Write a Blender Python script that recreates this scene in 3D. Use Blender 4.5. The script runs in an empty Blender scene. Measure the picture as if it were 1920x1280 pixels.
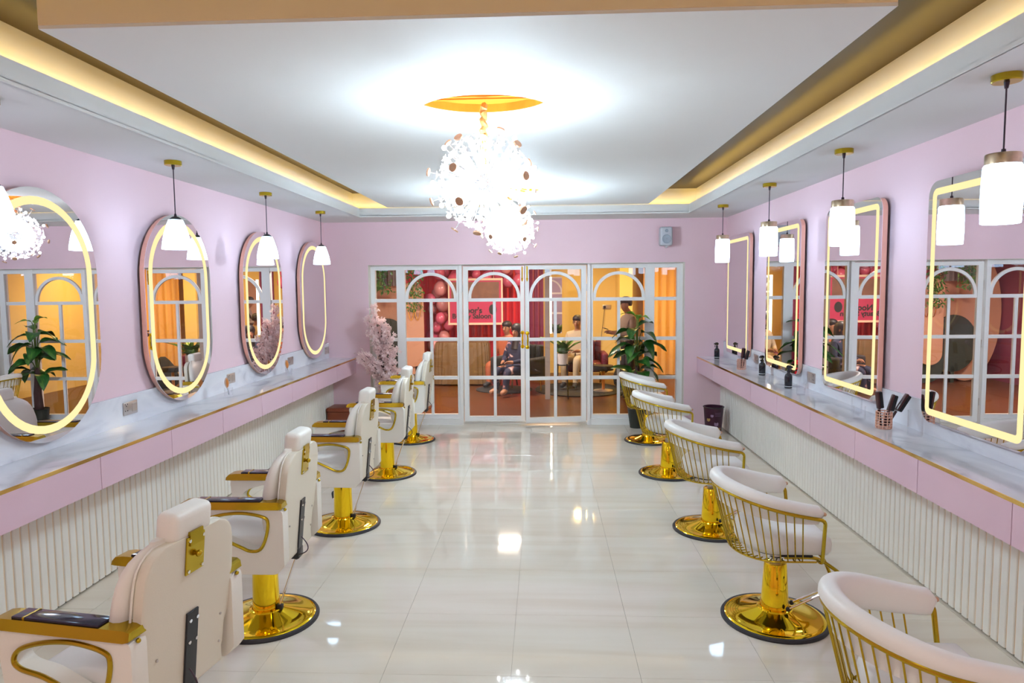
import bpy, bmesh, math, random
from mathutils import Vector, Matrix
PI = math.pi
R = math.radians
sc = bpy.context.scene
COL = sc.collection

# ------------------------------------------------------------------ camera
CAM_H = 1.8
F_PX, PITCH, YAW, ROLL = 1284.8, 0.0785, 0.0464, -0.0087
w_ = Vector((-math.sin(YAW)*math.cos(PITCH), math.cos(YAW)*math.cos(PITCH), -math.sin(PITCH)))
r0 = Vector((math.cos(YAW), math.sin(YAW), 0)); u0 = r0.cross(w_)
r_ = math.cos(ROLL)*r0 + math.sin(ROLL)*u0
u_ = -math.sin(ROLL)*r0 + math.cos(ROLL)*u0
cd = bpy.data.cameras.new('camera'); cam = bpy.data.objects.new('camera', cd); COL.objects.link(cam)
cd.sensor_width = 36; cd.lens = F_PX/1920*36; cd.clip_start = 0.05; cd.clip_end = 60
M = Matrix((r_, u_, -w_)).transposed().to_4x4(); M.translation = (0, 0, CAM_H)
cam.matrix_world = M
sc.camera = cam

# ------------------------------------------------------------------ world, exposure
wd = bpy.data.worlds.new('world'); sc.world = wd; wd.use_nodes = True
wd.node_tree.nodes['Background'].inputs[0].default_value = (0.02, 0.02, 0.025, 1)
vs = sc.view_settings
vs.view_transform = 'Standard'; vs.look = 'None'; vs.gamma = 1; vs.use_curve_mapping = False
vs.exposure = 0.94
sc.cycles.caustics_reflective = False; sc.cycles.caustics_refractive = False
sc.cycles.sample_clamp_indirect = 4.0
sc.cycles.max_bounces = 10; sc.cycles.transparent_max_bounces = 24

COOL = (0.63, 0.84, 1.0)
WARM = (1.0, 0.66, 0.15)
def lamp(name, kind, loc, power, col, size=0.1, size_y=None, rot=(0, 0, 0), label=None):
    l = bpy.data.lights.new(name, kind); l.energy = power; l.color = col
    if kind == 'AREA':
        l.size = size
        if size_y: l.shape = 'RECTANGLE'; l.size_y = size_y
    else:
        l.shadow_soft_size = size
    o = bpy.data.objects.new(name, l); COL.objects.link(o); o.location = loc; o.rotation_euler = rot
    return o

# room numbers -------------------------------------------------------
XL, XR, YF, YB = -2.83, 2.31, 8.825, -3.2
ZS, ZF, ZH, ZP = 2.655, 2.76, 2.95, 2.72         # soffit, fascia top, raised ceiling, floating panel
TXL, TXR, TYF, TYN = -2.20, 1.71, 8.2, 1.93      # tray inner edge
CH = [(-0.297, 3.516, 2.33), (-0.32, 6.6, 2.36)]
# cove strips (warm), lying in the trough behind the fascia
COVE = 7.0
for nm, loc, sx, sy, rot in [
    ('cove_light', (TXL-0.05, (TYF+TYN)/2, ZS+0.05), 0.03, TYF-TYN, (0, R(180-22), 0)),
    ('cove_light', (TXR+0.05, (TYF+TYN)/2, ZS+0.05), 0.03, TYF-TYN, (0, R(180+22), 0)),
    ('cove_light', ((TXL+TXR)/2, TYF+0.05, ZS+0.05), TXR-TXL, 0.03, (R(180+22), 0, 0)),
    ('cove_light', ((TXL+TXR)/2, TYN-0.05, ZS+0.05), TXR-TXL, 0.03, (R(180-22), 0, 0))]:
    lamp(nm, 'AREA', loc, COVE*max(sx, sy)/6.3, WARM, sx, sy, rot)
# chandelier light
for c, e in zip(CH, (78, 186)):
    lamp('chandelier_light', 'POINT', c, e, COOL, 0.16)
# added fill lamps, out of view on the ceiling behind the camera
REAR_FILL = [(-1.4, 0.2), (0.9, 0.2), (-1.4, -1.8), (0.9, -1.8)]
for x, y in REAR_FILL:
    lamp('rear_fill_light', 'AREA', (x, y, ZS-0.045), 4.5, (1.0, 0.78, 0.50), 0.3, 0.3)
# lamps of the room behind the glass
FAR = [(0.75, 12.9, 2.55, 18, (1.0, 0.66, 0.22)), (2.3, 12.2, 2.55, 27, (1.0, 0.66, 0.22)),
       (-0.6, 11.4, 2.55, 45, (1.0, 0.84, 0.68)), (-2.4, 10.0, 2.55, 90, (1.0, 0.84, 0.68))]
for x, y, z, p, c in FAR:
    lamp('back_room_light', 'AREA', (x, y, z), p, c, 0.35, 0.35)

# ------------------------------------------------------------------ materials
def nm(name):
    m = bpy.data.materials.new(name); m.use_nodes = True
    nt = m.node_tree; b = nt.nodes['Principled BSDF']
    return m, nt, b
def mat(name, col, rough=0.5, metal=0.0, spec=0.5, emit=None, es=1.0, coat=0.0, vary=0.0, vscale=8.0, bump=0.0, bscale=60.0):
    m, nt, b = nm(name)
    b.inputs['Base Color'].default_value = (*col, 1); b.inputs['Roughness'].default_value = rough
    b.inputs['Metallic'].default_value = metal; b.inputs['Specular IOR Level'].default_value = spec
    b.inputs['Coat Weight'].default_value = coat
    if emit:
        b.inputs['Emission Color'].default_value = (*emit, 1); b.inputs['Emission Strength'].default_value = es
    if vary or bump:
        tc = nt.nodes.new('ShaderNodeTexCoord')
    if vary:
        n = nt.nodes.new('ShaderNodeTexNoise'); n.inputs['Scale'].default_value = vscale; n.inputs['Detail'].default_value = 4
        nt.links.new(tc.outputs['Object'], n.inputs['Vector'])
        mx = nt.nodes.new('ShaderNodeMix'); mx.data_type = 'RGBA'
        mx.inputs[6].default_value = (*[c*(1-vary) for c in col], 1); mx.inputs[7].default_value = (*[min(1, c*(1+vary)) for c in col], 1)
        nt.links.new(n.outputs['Fac'], mx.inputs[0]); nt.links.new(mx.outputs[2], b.inputs['Base Color'])
    if bump:
        n2 = nt.nodes.new('ShaderNodeTexNoise'); n2.inputs['Scale'].default_value = bscale; n2.inputs['Detail'].default_value = 3
        nt.links.new(tc.outputs['Object'], n2.inputs['Vector'])
        bp = nt.nodes.new('ShaderNodeBump'); bp.inputs['Strength'].default_value = bump; bp.inputs['Distance'].default_value = 0.004
        nt.links.new(n2.outputs['Fac'], bp.inputs['Height']); nt.links.new(bp.outputs[0], b.inputs['Normal'])
    return m
def ramp_mat(name, stops, scale, stretch=(1, 1, 1), rough=0.1, spec=0.5, detail=8, distortion=0.6, noise='noise', coat=0.0, coords='Object'):
    m, nt, b = nm(name)
    tc = nt.nodes.new('ShaderNodeTexCoord'); mp = nt.nodes.new('ShaderNodeMapping')
    mp.inputs['Scale'].default_value = stretch
    if coords == 'World':
        g = nt.nodes.new('ShaderNodeNewGeometry'); nt.links.new(g.outputs['Position'], mp.inputs[0])
    else:
        nt.links.new(tc.outputs[coords], mp.inputs[0])
    n = nt.nodes.new('ShaderNodeTexNoise'); n.inputs['Scale'].default_value = scale; n.inputs['Detail'].default_value = detail
    n.inputs['Distortion'].default_value = distortion
    nt.links.new(mp.outputs[0], n.inputs['Vector'])
    cr = nt.nodes.new('ShaderNodeValToRGB'); el = cr.color_ramp.elements
    el[0].position, el[0].color = stops[0][0], (*stops[0][1], 1)
    el[1].position, el[1].color = stops[-1][0], (*stops[-1][1], 1)
    for p, c in stops[1:-1]:
        e = el.new(p); e.color = (*c, 1)
    nt.links.new(n.outputs['Fac'], cr.inputs[0]); nt.links.new(cr.outputs[0], b.inputs['Base Color'])
    b.inputs['Roughness'].default_value = rough; b.inputs['Specular IOR Level'].default_value = spec; b.inputs['Coat Weight'].default_value = coat
    return m
def glass_mat(name, tint=(1, 1, 1), ior=1.5, rough=0.0):
    m, nt, b = nm(name); nt.nodes.remove(b)
    t = nt.nodes.new('ShaderNodeBsdfTransparent'); t.inputs[0].default_value = (*tint, 1)
    g = nt.nodes.new('ShaderNodeBsdfGlossy'); g.inputs['Roughness'].default_value = rough
    f = nt.nodes.new('ShaderNodeFresnel'); f.inputs[0].default_value = ior
    x = nt.nodes.new('ShaderNodeMixShader')
    nt.links.new(f.outputs[0], x.inputs[0]); nt.links.new(t.outputs[0], x.inputs[1]); nt.links.new(g.outputs[0], x.inputs[2])
    nt.links.new(x.outputs[0], nt.nodes['Material Output'].inputs[0])
    return m
def clear_mat(name):
    m, nt, b = nm(name); nt.nodes.remove(b)
    t = nt.nodes.new('ShaderNodeBsdfTransparent'); t.inputs[0].default_value = (0.99, 0.99, 0.995, 1)
    g = nt.nodes.new('ShaderNodeBsdfGlossy'); g.inputs['Roughness'].default_value = 0.05
    l = nt.nodes.new('ShaderNodeLayerWeight'); l.inputs[0].default_value = 0.25
    q = nt.nodes.new('ShaderNodeMath'); q.operation = 'MULTIPLY'; q.inputs[1].default_value = 0.30
    x = nt.nodes.new('ShaderNodeMixShader'); nt.links.new(l.outputs['Facing'], q.inputs[0])
    nt.links.new(q.outputs[0], x.inputs[0]); nt.links.new(t.outputs[0], x.inputs[1]); nt.links.new(g.outputs[0], x.inputs[2])
    nt.links.new(x.outputs[0], nt.nodes['Material Output'].inputs[0])
    return m
def petal_mat(name, col):
    m, nt, b = nm(name); b.inputs['Base Color'].default_value = (*col, 1); b.inputs['Roughness'].default_value = 0.6
    t = nt.nodes.new('ShaderNodeBsdfTranslucent'); t.inputs[0].default_value = (*col, 1)
    x = nt.nodes.new('ShaderNodeMixShader'); x.inputs[0].default_value = 0.4
    nt.links.new(b.outputs[0], x.inputs[1]); nt.links.new(t.outputs[0], x.inputs[2]); nt.links.new(x.outputs[0], nt.nodes['Material Output'].inputs[0])
    return m
def emit_mat(name, col, s):
    m, nt, b = nm(name); nt.nodes.remove(b)
    e = nt.nodes.new('ShaderNodeEmission'); e.inputs[0].default_value = (*col, 1); e.inputs[1].default_value = s
    nt.links.new(e.outputs[0], nt.nodes['Material Output'].inputs[0])
    return m

MT = dict(
    wall=mat('pink_paint', (0.89, 0.625, 0.67), 0.75, vary=0.02, vscale=2),
    white=mat('white_paint', (0.775, 0.75, 0.72), 0.7, vary=0.015, vscale=3),
    cream_face=mat('cream_paint', (0.78, 0.70, 0.62), 0.7), tan=mat('tan_paint', (0.92, 0.74, 0.48), 0.7),
    brown=mat('brown_ceiling_paint', (0.024, 0.013, 0.001), 0.5, vary=0.1, vscale=3),
    orange=mat('orange_wood', (0.80, 0.24, 0.02), 0.35, vary=0.1, vscale=20),
    frame=mat('white_lacquer', (0.94, 0.91, 0.88), 0.35),
    slat=mat('ivory_slat', (0.95, 0.915, 0.84), 0.45),
    slat_back=mat('sand_backing', (0.95, 0.74, 0.52), 0.6),
    drawer=mat('pink_laminate', (0.83, 0.565, 0.66), 0.22, vary=0.015, vscale=3),
    gold=mat('polished_gold', (0.96, 0.66, 0.022), 0.06, 1.0),
    brass=mat('brass', (0.50, 0.355, 0.028), 0.22, 1.0),
    brass_b=mat('brushed_brass', (0.66, 0.52, 0.36), 0.28, 1.0, vary=0.25, vscale=40),
    goldtrim=mat('gold_edge', (0.80, 0.52, 0.16), 0.12, 1.0),
    rose=mat('rose_gold', (0.90, 0.56, 0.42), 0.28, 1.0),
    rosedisc=mat('rose_disc', (0.62, 0.38, 0.25), 0.4, 0.6, vary=0.3, vscale=60),
    chrome=mat('chrome', (0.8, 0.8, 0.82), 0.12, 1.0),
    rubber=mat('black_rubber', (0.018, 0.017, 0.022), 0.5),
    blackm=mat('black_steel', (0.02, 0.02, 0.024), 0.35, 0.3),
    pad=mat('dark_gloss_pad', (0.020, 0.016, 0.04), 0.10),
    leather=mat('white_leather', (0.93, 0.88, 0.79), 0.42, bump=0.12, bscale=180),
    leather2=mat('ivory_leather', (0.83, 0.75, 0.61), 0.45, bump=0.12, bscale=180),
    cushion=mat('white_vinyl', (0.94, 0.91, 0.86), 0.38, bump=0.08, bscale=150),
    mirror=mat('mirror_glass', (0.86, 0.84, 0.87), 0.0, 1.0),
    led=emit_mat('warm_led', (1.0, 0.80, 0.40), 0.62),
    pend=emit_mat('lit_white_glass', (0.50, 0.74, 1.0), 5.6),
    bulb=emit_mat('bulb', (0.93, 0.96, 1.0), 30.0),
    crystal=mat('crystal_petal', (0.92, 0.93, 0.96), 0.15, emit=(0.9, 0.94, 1.0), es=0.85),  # petals emit a little themselves, to look lit up by the bulbs
    crod=mat('crystal_rod', (0.82, 0.82, 0.84), 0.2, 0.5),
    rope=mat('gold_rope', (0.86, 0.58, 0.20), 0.5, vary=0.3, vscale=40),
    glass=glass_mat('window_glass', (0.96, 0.96, 0.96), 1.45),
    clear=clear_mat('clear_acrylic'),
    marble=ramp_mat('white_marble', [(0.28, (0.54, 0.53, 0.58)), (0.40, (0.76, 0.75, 0.80)), (0.52, (0.85, 0.84, 0.88)), (0.75, (0.88, 0.87, 0.90))], 2.0, (1.8, 0.7, 1.8), 0.06, 0.55, 9, 1.5, coords='World'),
    tile=ramp_mat('cream_tile', [(0.32, (0.77, 0.68, 0.55)), (0.52, (0.82, 0.745, 0.625)), (0.72, (0.85, 0.785, 0.675))], 1.2, (0.55, 6.0, 1), 0.045, 0.55, 8, 0.5, coords='World'),
    grout=mat('grout', (0.62, 0.55, 0.44), 0.5),
    cable=mat('black_cable', (0.03, 0.01, 0.025), 0.5),
    bottle=mat('black_bottle', (0.008, 0.008, 0.014), 0.12),
    whiteplastic=mat('white_plastic', (0.75, 0.75, 0.77), 0.4),
    greyplastic=mat('grey_plastic', (0.55, 0.56, 0.60), 0.5),
    greydark=mat('grey_grille', (0.36, 0.40, 0.46), 0.7),
    steel=mat('satin_steel', (0.62, 0.56, 0.52), 0.3, 0.8),
    dark=mat('dark_hole', (0.03, 0.02, 0.02), 0.6),
    brushw=mat('dark_wood_brush', (0.05, 0.010, 0.012), 0.3),
    brushb=mat('black_bristle', (0.008, 0.008, 0.012), 0.7, bump=0.6, bscale=300),
    orangeb=mat('orange_wood_brush', (0.62, 0.20, 0.03), 0.35),
    binm=mat('plum_bin', (0.045, 0.006, 0.025), 0.4),
    lilac=mat('lilac_print', (0.38, 0.25, 0.40), 0.5),
    mustard=mat('mustard_print', (0.45, 0.28, 0.08), 0.5),
    brownbox=mat('brown_leather', (0.20, 0.04, 0.012), 0.4, vary=0.1),
    pot=mat('black_pot', (0.015, 0.018, 0.014), 0.4),
    bark=mat('bark', (0.06, 0.022, 0.020), 0.7, vary=0.3, vscale=30),
    stem=mat('green_stem', (0.14, 0.20, 0.03), 0.5),
    leaf=ramp_mat('green_leaf', [(0.3, (0.012, 0.06, 0.012)), (0.55, (0.03, 0.12, 0.018)), (0.75, (0.12, 0.26, 0.03))], 7, (1, 4, 1), 0.3, 0.5, 4),
    leaf2=mat('light_green_leaf', (0.16, 0.32, 0.03), 0.35, vary=0.3, vscale=12),
    blossom=petal_mat('pink_blossom', (0.98, 0.80, 0.78)),
    # back room
    greywall=mat('grey_wall', (0.40, 0.38, 0.37), 0.7),
    bfloor=ramp_mat('brown_laminate', [(0.3, (0.065, 0.018, 0.004)), (0.7, (0.11, 0.032, 0.008))], 3, (0.6, 9, 1), 0.32, 0.25, 5),
    bwall=mat('cream_wall', (0.88, 0.68, 0.26), 0.7),
    bceil=mat('pale_ceiling', (0.7, 0.66, 0.6), 0.8),
    red=mat('red_satin', (0.78, 0.035, 0.06), 0.35, vary=0.15, vscale=6),
    plum=mat('plum_satin', (0.20, 0.03, 0.07), 0.45),
    pinkb=mat('pink_balloon', (0.62, 0.11, 0.19), 0.25), pinkb2=mat('pale_balloon', (0.66, 0.27, 0.28), 0.25),
    peach=mat('peach_board', (0.46, 0.24, 0.15), 0.6), dgreen=mat('dark_green_board', (0.018, 0.030, 0.022), 0.6),
    signm=mat('pink_sign', (0.42, 0.018, 0.075), 0.5), black=mat('black_print', (0.01, 0.01, 0.01), 0.6), greytxt=mat('grey_print', (0.25, 0.1, 0.14), 0.6),
    signtop=mat('bronze_picture', (0.17, 0.07, 0.035), 0.5, vary=0.6, vscale=9), frm=mat('cream_frame', (0.70, 0.50, 0.36), 0.5),
    drape=mat('gold_drape', (0.15, 0.085, 0.03), 0.5, vary=0.25, vscale=9),
    orcurt=mat('amber_curtain', (0.85, 0.52, 0.18), 0.6),
    sofa=mat('maroon_velvet', (0.13, 0.004, 0.03), 0.6), rug=mat('black_rug', (0.02, 0.018, 0.02), 0.9, bump=0.5),
    skin=mat('skin', (0.34, 0.16, 0.09), 0.5), hair=mat('black_hair', (0.012, 0.010, 0.012), 0.5),
    navy=ramp_mat('navy_floral', [(0.60, (0.016, 0.02, 0.05)), (0.66, (0.30, 0.14, 0.15)), (0.72, (0.5, 0.38, 0.38))], 9, (1, 1, 1), 0.7, 0.3, 2),
    beige=mat('beige_check_shirt', (0.27, 0.20, 0.16), 0.7, vary=0.12, vscale=40), trousers=mat('dark_trousers', (0.025, 0.022, 0.028), 0.8),
    creamsh=mat('cream_shirt', (0.46, 0.36, 0.24), 0.7), brownc=mat('rust_cloth', (0.32, 0.08, 0.03), 0.7),
)

# ------------------------------------------------------------------ mesh helpers
class MB:
    def __init__(s): s.v = []; s.f = []
    def add(s, v, f):
        o = len(s.v); s.v += [tuple(p) for p in v]; s.f += [tuple(i+o for i in q) for q in f]; return s
    def box(s, x0, x1, y0, y1, z0, z1):
        v = [(x0, y0, z0), (x1, y0, z0), (x1, y1, z0), (x0, y1, z0), (x0, y0, z1), (x1, y0, z1), (x1, y1, z1), (x0, y1, z1)]
        return s.add(v, [(3, 2, 1, 0), (4, 5, 6, 7), (0, 1, 5, 4), (1, 2, 6, 5), (2, 3, 7, 6), (3, 0, 4, 7)])
    def rbox(s, c, d, r, seg=3, rot=None):
        bm = bmesh.new(); bmesh.ops.create_cube(bm, size=1)
        for v in bm.verts: v.co = Vector((v.co.x*d[0], v.co.y*d[1], v.co.z*d[2]))
        bmesh.ops.bevel(bm, geom=list(bm.edges), offset=r, segments=seg, profile=0.5, affect='EDGES')
        mt = Matrix.Translation(c) @ (rot.to_4x4() if rot else Matrix.Identity(4))
        bm.verts.index_update()
        s.add([mt @ v.co for v in bm.verts], [[v.index for v in f.verts] for f in bm.faces]); bm.free(); return s
    def loft(s, rings, cap=True, closed=False):
        n = len(rings[0]); o = len(s.v)
        for r in rings: s.v += [tuple(p) for p in r]
        k = len(rings)
        for i in range(k if closed else k-1):
            a = o+i*n; b = o+((i+1) % k)*n
            for j in range(n):
                s.f.append((a+j, a+(j+1) % n, b+(j+1) % n, b+j))
        if cap and not closed:
            s.f.append(tuple(o+j for j in reversed(range(n)))); s.f.append(tuple(o+(k-1)*n+j for j in range(n)))
        return s
    def tube(s, pts, rad, n=8, closed=False, cap=True):
        pts = [Vector(p) for p in pts]; m = len(pts); rings = []
        up = None
        for i, p in enumerate(pts):
            if closed: t = pts[(i+1) % m]-pts[i-1]
            else: t = pts[min(i+1, m-1)]-pts[max(i-1, 0)]
            t.normalize()
            if up is None:
                up = Vector((0, 0, 1)) if abs(t.z) < 0.9 else Vector((1, 0, 0))
            a = (up - t*up.dot(t))
            if a.length < 1e-5: a = t.orthogonal()
            a.normalize(); up = a; b = t.cross(a)
            rr = rad[i] if isinstance(rad, (list, tuple)) else rad
            rings.append([p+a*rr*math.cos(2*PI*j/n)+b*rr*math.sin(2*PI*j/n) for j in range(n)])
        return s.loft(rings, cap, closed)
    def lathe(s, prof, n=32, c=(0, 0, 0), cap=True):
        return s.loft([[(c[0]+r*math.cos(2*PI*j/n), c[1]+r*math.sin(2*PI*j/n), c[2]+z) for j in range(n)] for r, z in prof], cap)
    def sphere(s, c, r, n=16, m=10, sc3=(1, 1, 1)):
        return s.lathe_s(c, r, n, m, sc3)
    def lathe_s(s, c, r, n, m, q):
        rings = []
        for i in range(1, m):
            a = PI*i/m
            rings.append([(c[0]+q[0]*r*math.sin(a)*math.cos(2*PI*j/n), c[1]+q[1]*r*math.sin(a)*math.sin(2*PI*j/n), c[2]-q[2]*r*math.cos(a)) for j in range(n)])
        return s.loft(rings, True)
    def prism(s, poly, axis, a, b, holes=()):
        bm = bmesh.new()
        def P(p, h):
            return {'x': (h, p[0], p[1]), 'y': (p[0], h, p[1]), 'z': (p[0], p[1], h)}[axis]
        es = []
        for lp in (poly,)+tuple(holes):
            vv = [bm.verts.new(P(p, a)) for p in lp]
            es += [bm.edges.new((vv[i], vv[(i+1) % len(vv)])) for i in range(len(vv))]
        bmesh.ops.triangle_fill(bm, edges=es, use_beauty=True)
        r = bmesh.ops.extrude_face_region(bm, geom=list(bm.faces))
        d = Vector(P((0, 0), b-a))
        for g in r['geom']:
            if isinstance(g, bmesh.types.BMVert): g.co += d
        bmesh.ops.recalc_face_normals(bm, faces=bm.faces)
        bm.verts.index_update()
        s.add([v.co.copy() for v in bm.verts], [[v.index for v in f.verts] for f in bm.faces]); bm.free(); return s
    def xform(s, mt):
        s.v = [tuple(mt @ Vector(p)) for p in s.v]; return s
    def mesh(s, name, material, smooth=35):
        me = bpy.data.meshes.new(name); me.from_pydata(s.v, [], s.f)
        bm = bmesh.new(); bm.from_mesh(me); bmesh.ops.recalc_face_normals(bm, faces=bm.faces); bm.to_mesh(me); bm.free()
        me.materials.append(MT[material] if isinstance(material, str) else material)
        if smooth:
            for p in me.polygons: p.use_smooth = True
            me.set_sharp_from_angle(angle=R(smooth))
        return me
def link(name, me, parent=None, loc=None, rot=None):
    o = bpy.data.objects.new(name, me); COL.objects.link(o)
    if parent: o.parent = parent
    if loc is not None: o.location = loc
    if rot is not None: o.rotation_euler = rot
    return o
def obj(name, mb, material, parent=None, smooth=35, loc=None, rot=None):
    return link(name, mb.mesh(name, material, smooth), parent, loc, rot)
def tag(o, label, cat, group=None):
    o['label'] = label; o['category'] = cat
    if group: o['group'] = group
    return o
def thing(name, label, cat, loc=(0, 0, 0), rotz=0, group=None):
    o = bpy.data.objects.new(name, None); COL.objects.link(o); o.location = loc; o.rotation_euler = (0, 0, rotz); o.empty_display_size = 0.1
    return tag(o, label, cat, group)
def struct(name, mb=None, material=None, parent=None, smooth=0):
    o = obj(name, mb, material, parent, smooth) if mb else thing_s(name)
    if not parent: o['kind'] = 'structure'
    return o
def thing_s(name):
    o = bpy.data.objects.new(name, None); COL.objects.link(o); o['kind'] = 'structure'; o.empty_display_size = 0.1; return o
def dup(root, loc, rotz=None, label=None):
    r = root.copy(); COL.objects.link(r); r.location = loc
    if rotz is not None: r.rotation_euler = (0, 0, rotz)
    if label: r['label'] = label
    for ch in root.children:
        c = ch.copy(); COL.objects.link(c); c.parent = r
        for g in ch.children:
            d = g.copy(); COL.objects.link(d); d.parent = c
    return r
def bez(p0, p1, p2, n=10):
    p0, p1, p2 = map(Vector, (p0, p1, p2))
    return [(1-t)**2*p0+2*t*(1-t)*p1+t*t*p2 for t in [i/n for i in range(n+1)]]
def round_path(pts, r, seg=5):
    pts = [Vector(p) for p in pts]; out = [pts[0]]
    for i in range(1, len(pts)-1):
        a = (pts[i-1]-pts[i]); b = (pts[i+1]-pts[i]); rr = min(r, a.length*0.45, b.length*0.45)
        out += bez(pts[i]+a.normalized()*rr, pts[i], pts[i]+b.normalized()*rr, seg)
    return out+[pts[-1]]
def stadium(hw, hh, n=24):
    return [(hw*math.cos(PI*i/n), hh-hw+hw*math.sin(PI*i/n)) for i in range(n+1)]+[(-hw*math.cos(PI*i/n), -(hh-hw)-hw*math.sin(PI*i/n)) for i in range(n+1)]
def rrect(hw, hh, r, n=6):
    o = []
    for cx, cy, a in ((hw-r, hh-r, 0), (-hw+r, hh-r, 90), (-hw+r, -hh+r, 180), (hw-r, -hh+r, 270)):
        o += [(cx+r*math.cos(R(a+90*i/n)), cy+r*math.sin(R(a+90*i/n))) for i in range(n+1)]
    return o

# ================================================================== THE ROOM
floor = struct('floor', MB().box(XL-0.2, XR+0.2, YB, 9.06, -0.1, -0.004), 'grout')
tw = 0.6; ti = 0
bmt = MB().rbox((0, 0, -0.004), (tw-0.0012, tw-0.0012, 0.008), 0.0005, 1).mesh('floor_tile', 'tile', 35)
y = -0.16+0.6*5
xs = [-0.16+0.6*i for i in range(-5, 5)]
for iy in range(-2, 15):
    for x0 in xs:
        x1 = x0+tw; y0 = 0.05+0.6*iy; y1 = y0+tw
        a0, a1, b0, b1 = max(x0, XL), min(x1, XR), y0, min(y1, 9.05)
        if a1-a0 < 0.03 or b1-b0 < 0.03: continue
        if a1-a0 > tw-0.01 and b1-b0 > tw-0.01:
            link('floor_tile', bmt, floor, ((a0+a1)/2, (b0+b1)/2, 0))
        else:
            obj('floor_tile', MB().box(a0+0.0015, a1-0.0015, b0+0.0015, b1-0.0015, -0.008, 0), 'tile', floor, 0)

OXL, OXR, OZ = -2.27, 1.795, 2.105           # opening of the glazed partition
struct('wall_left', MB().box(XL-0.12, XL, YB, YF+0.2, 0, 3.0), 'wall')
struct('wall_right', MB().box(XR, XR+0.12, YB, YF+0.2, 0, 3.0), 'wall')
wf = struct('wall_far', MB().box(XL, OXL, YF, YF+0.2, 0, 3.0).box(OXR, XR, YF, YF+0.2, 0, 3.0).box(OXL, OXR, YF, YF+0.2, OZ, 3.0), 'wall')
obj('jamb_lining', MB().box(OXL, OXL+0.006, YF+0.004, YF+0.2, 0, OZ).box(OXR-0.006, OXR, YF+0.004, YF+0.2, 0, OZ).box(OXL, OXR, YF+0.004, YF+0.2, OZ-0.006, OZ), 'cream_face', wf, 0)
struct('wall_near', MB().box(XL, XR, YB-0.12, YB, 0, 3.0), 'wall')
# ceiling: soffit ring, fascia, cove walls, raised ceiling, floating panel
ceil = struct('ceiling', MB().box(XL, TXL-0.1, TYN, TYF, ZS, ZS+0.02).box(TXR+0.1, XR, TYN, TYF, ZS, ZS+0.02)
    .box(XL, XR, TYF+0.1, YF, ZS, ZS+0.02).box(XL, XR, YB, TYN-0.1, ZS, ZS+0.02)
    .box(TXL-0.1, TXR+0.1, TYF, TYF+0.1, ZS, ZS+0.02).box(TXL-0.1, TXR+0.1, TYN-0.1, TYN, ZS, ZS+0.02)
    .box(TXL-0.1, TXL, TYN, TYF, ZS, ZS+0.02).box(TXR, TXR+0.1, TYN, TYF, ZS, ZS+0.02)
    .box(XL, TXL-0.1, TYN-0.1, TYN, ZS, ZS+0.02).box(TXR+0.1, XR, TYN-0.1, TYN, ZS, ZS+0.02)
    .box(XL, TXL-0.1, TYF, TYF+0.1, ZS, ZS+0.02).box(TXR+0.1, XR, TYF, TYF+0.1, ZS, ZS+0.02), 'white')
t = 0.012
obj('fascia', MB().box(TXL-t, TXL, TYN-t, TYF+t, ZS, ZF).box(TXR, TXR+t, TYN-t, TYF+t, ZS, ZF)
    .box(TXL, TXR, TYF, TYF+t, ZS, ZF).box(TXL, TXR, TYN-t, TYN, ZS, ZF), 'white', ceil, 0)
obj('edge_bead', MB().box(TXL-0.001, TXL+0.009, TYN, TYF, ZS-0.003, ZS+0.014).box(TXR-0.009, TXR+0.001, TYN, TYF, ZS-0.003, ZS+0.014).box(TXL+0.009, TXR-0.009, TYF-0.009, TYF+0.001, ZS-0.003, ZS+0.014).box(TXL+0.009, TXR-0.009, TYN-0.001, TYN+0.009, ZS-0.003, ZS+0.014), 'white', ceil, 0)
obj('cove_wall', MB().box(TXL-0.12, TXL-0.1, TYN-0.12, TYF+0.12, ZS+0.02, ZH).box(TXR+0.1, TXR+0.12, TYN-0.12, TYF+0.12, ZS+0.02, ZH)
    .box(TXL-0.1, TXR+0.1, TYF+0.1, TYF+0.12, ZS+0.02, ZH).box(TXL-0.1, TXR+0.1, TYN-0.12, TYN-0.1, ZS+0.02, ZH), 'white', ceil, 0)
obj('raised_ceiling', MB().box(TXL-0.12, TXR+0.12, TYN-0.12, TYF+0.12, ZH, ZH+0.03), 'brown', ceil, 0)
PXL, PXR, PYN, PYF = -1.77, 1.18, 2.41, 7.83
def lens(cx, cy, a=0.306, b=0.172, n=20):
    rr = (a*a+b*b)/(2*b); th = math.asin(a/rr); o = []
    for i in range(n): 
        q = -th+2*th*i/n; o.append((cx+rr*math.sin(q), cy-(rr*math.cos(q)-(rr-b))))
    for i in range(n):
        q = th-2*th*i/n; o.append((cx+rr*math.sin(q), cy+(rr*math.cos(q)-(rr-b))))
    return o
lenses = [lens(c[0], c[1]) for c in CH]
obj('floating_panel', MB().prism([(PXL, PYN), (PXR, PYN), (PXR, PYF), (PXL, PYF)], 'z', ZP, ZP+0.05, lenses), 'white', ceil, 0)
obj('panel_core', MB().box(PXL+0.02, PXR-0.02, PYN+0.012, PYF-0.02, ZP+0.05, ZH), 'cream_face', ceil, 0)
obj('panel_face', MB().box(PXL+0.004, PXR-0.004, PYN-0.006, PYN+0.008, ZP+0.012, ZH), 'tan', ceil, 0)
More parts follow.
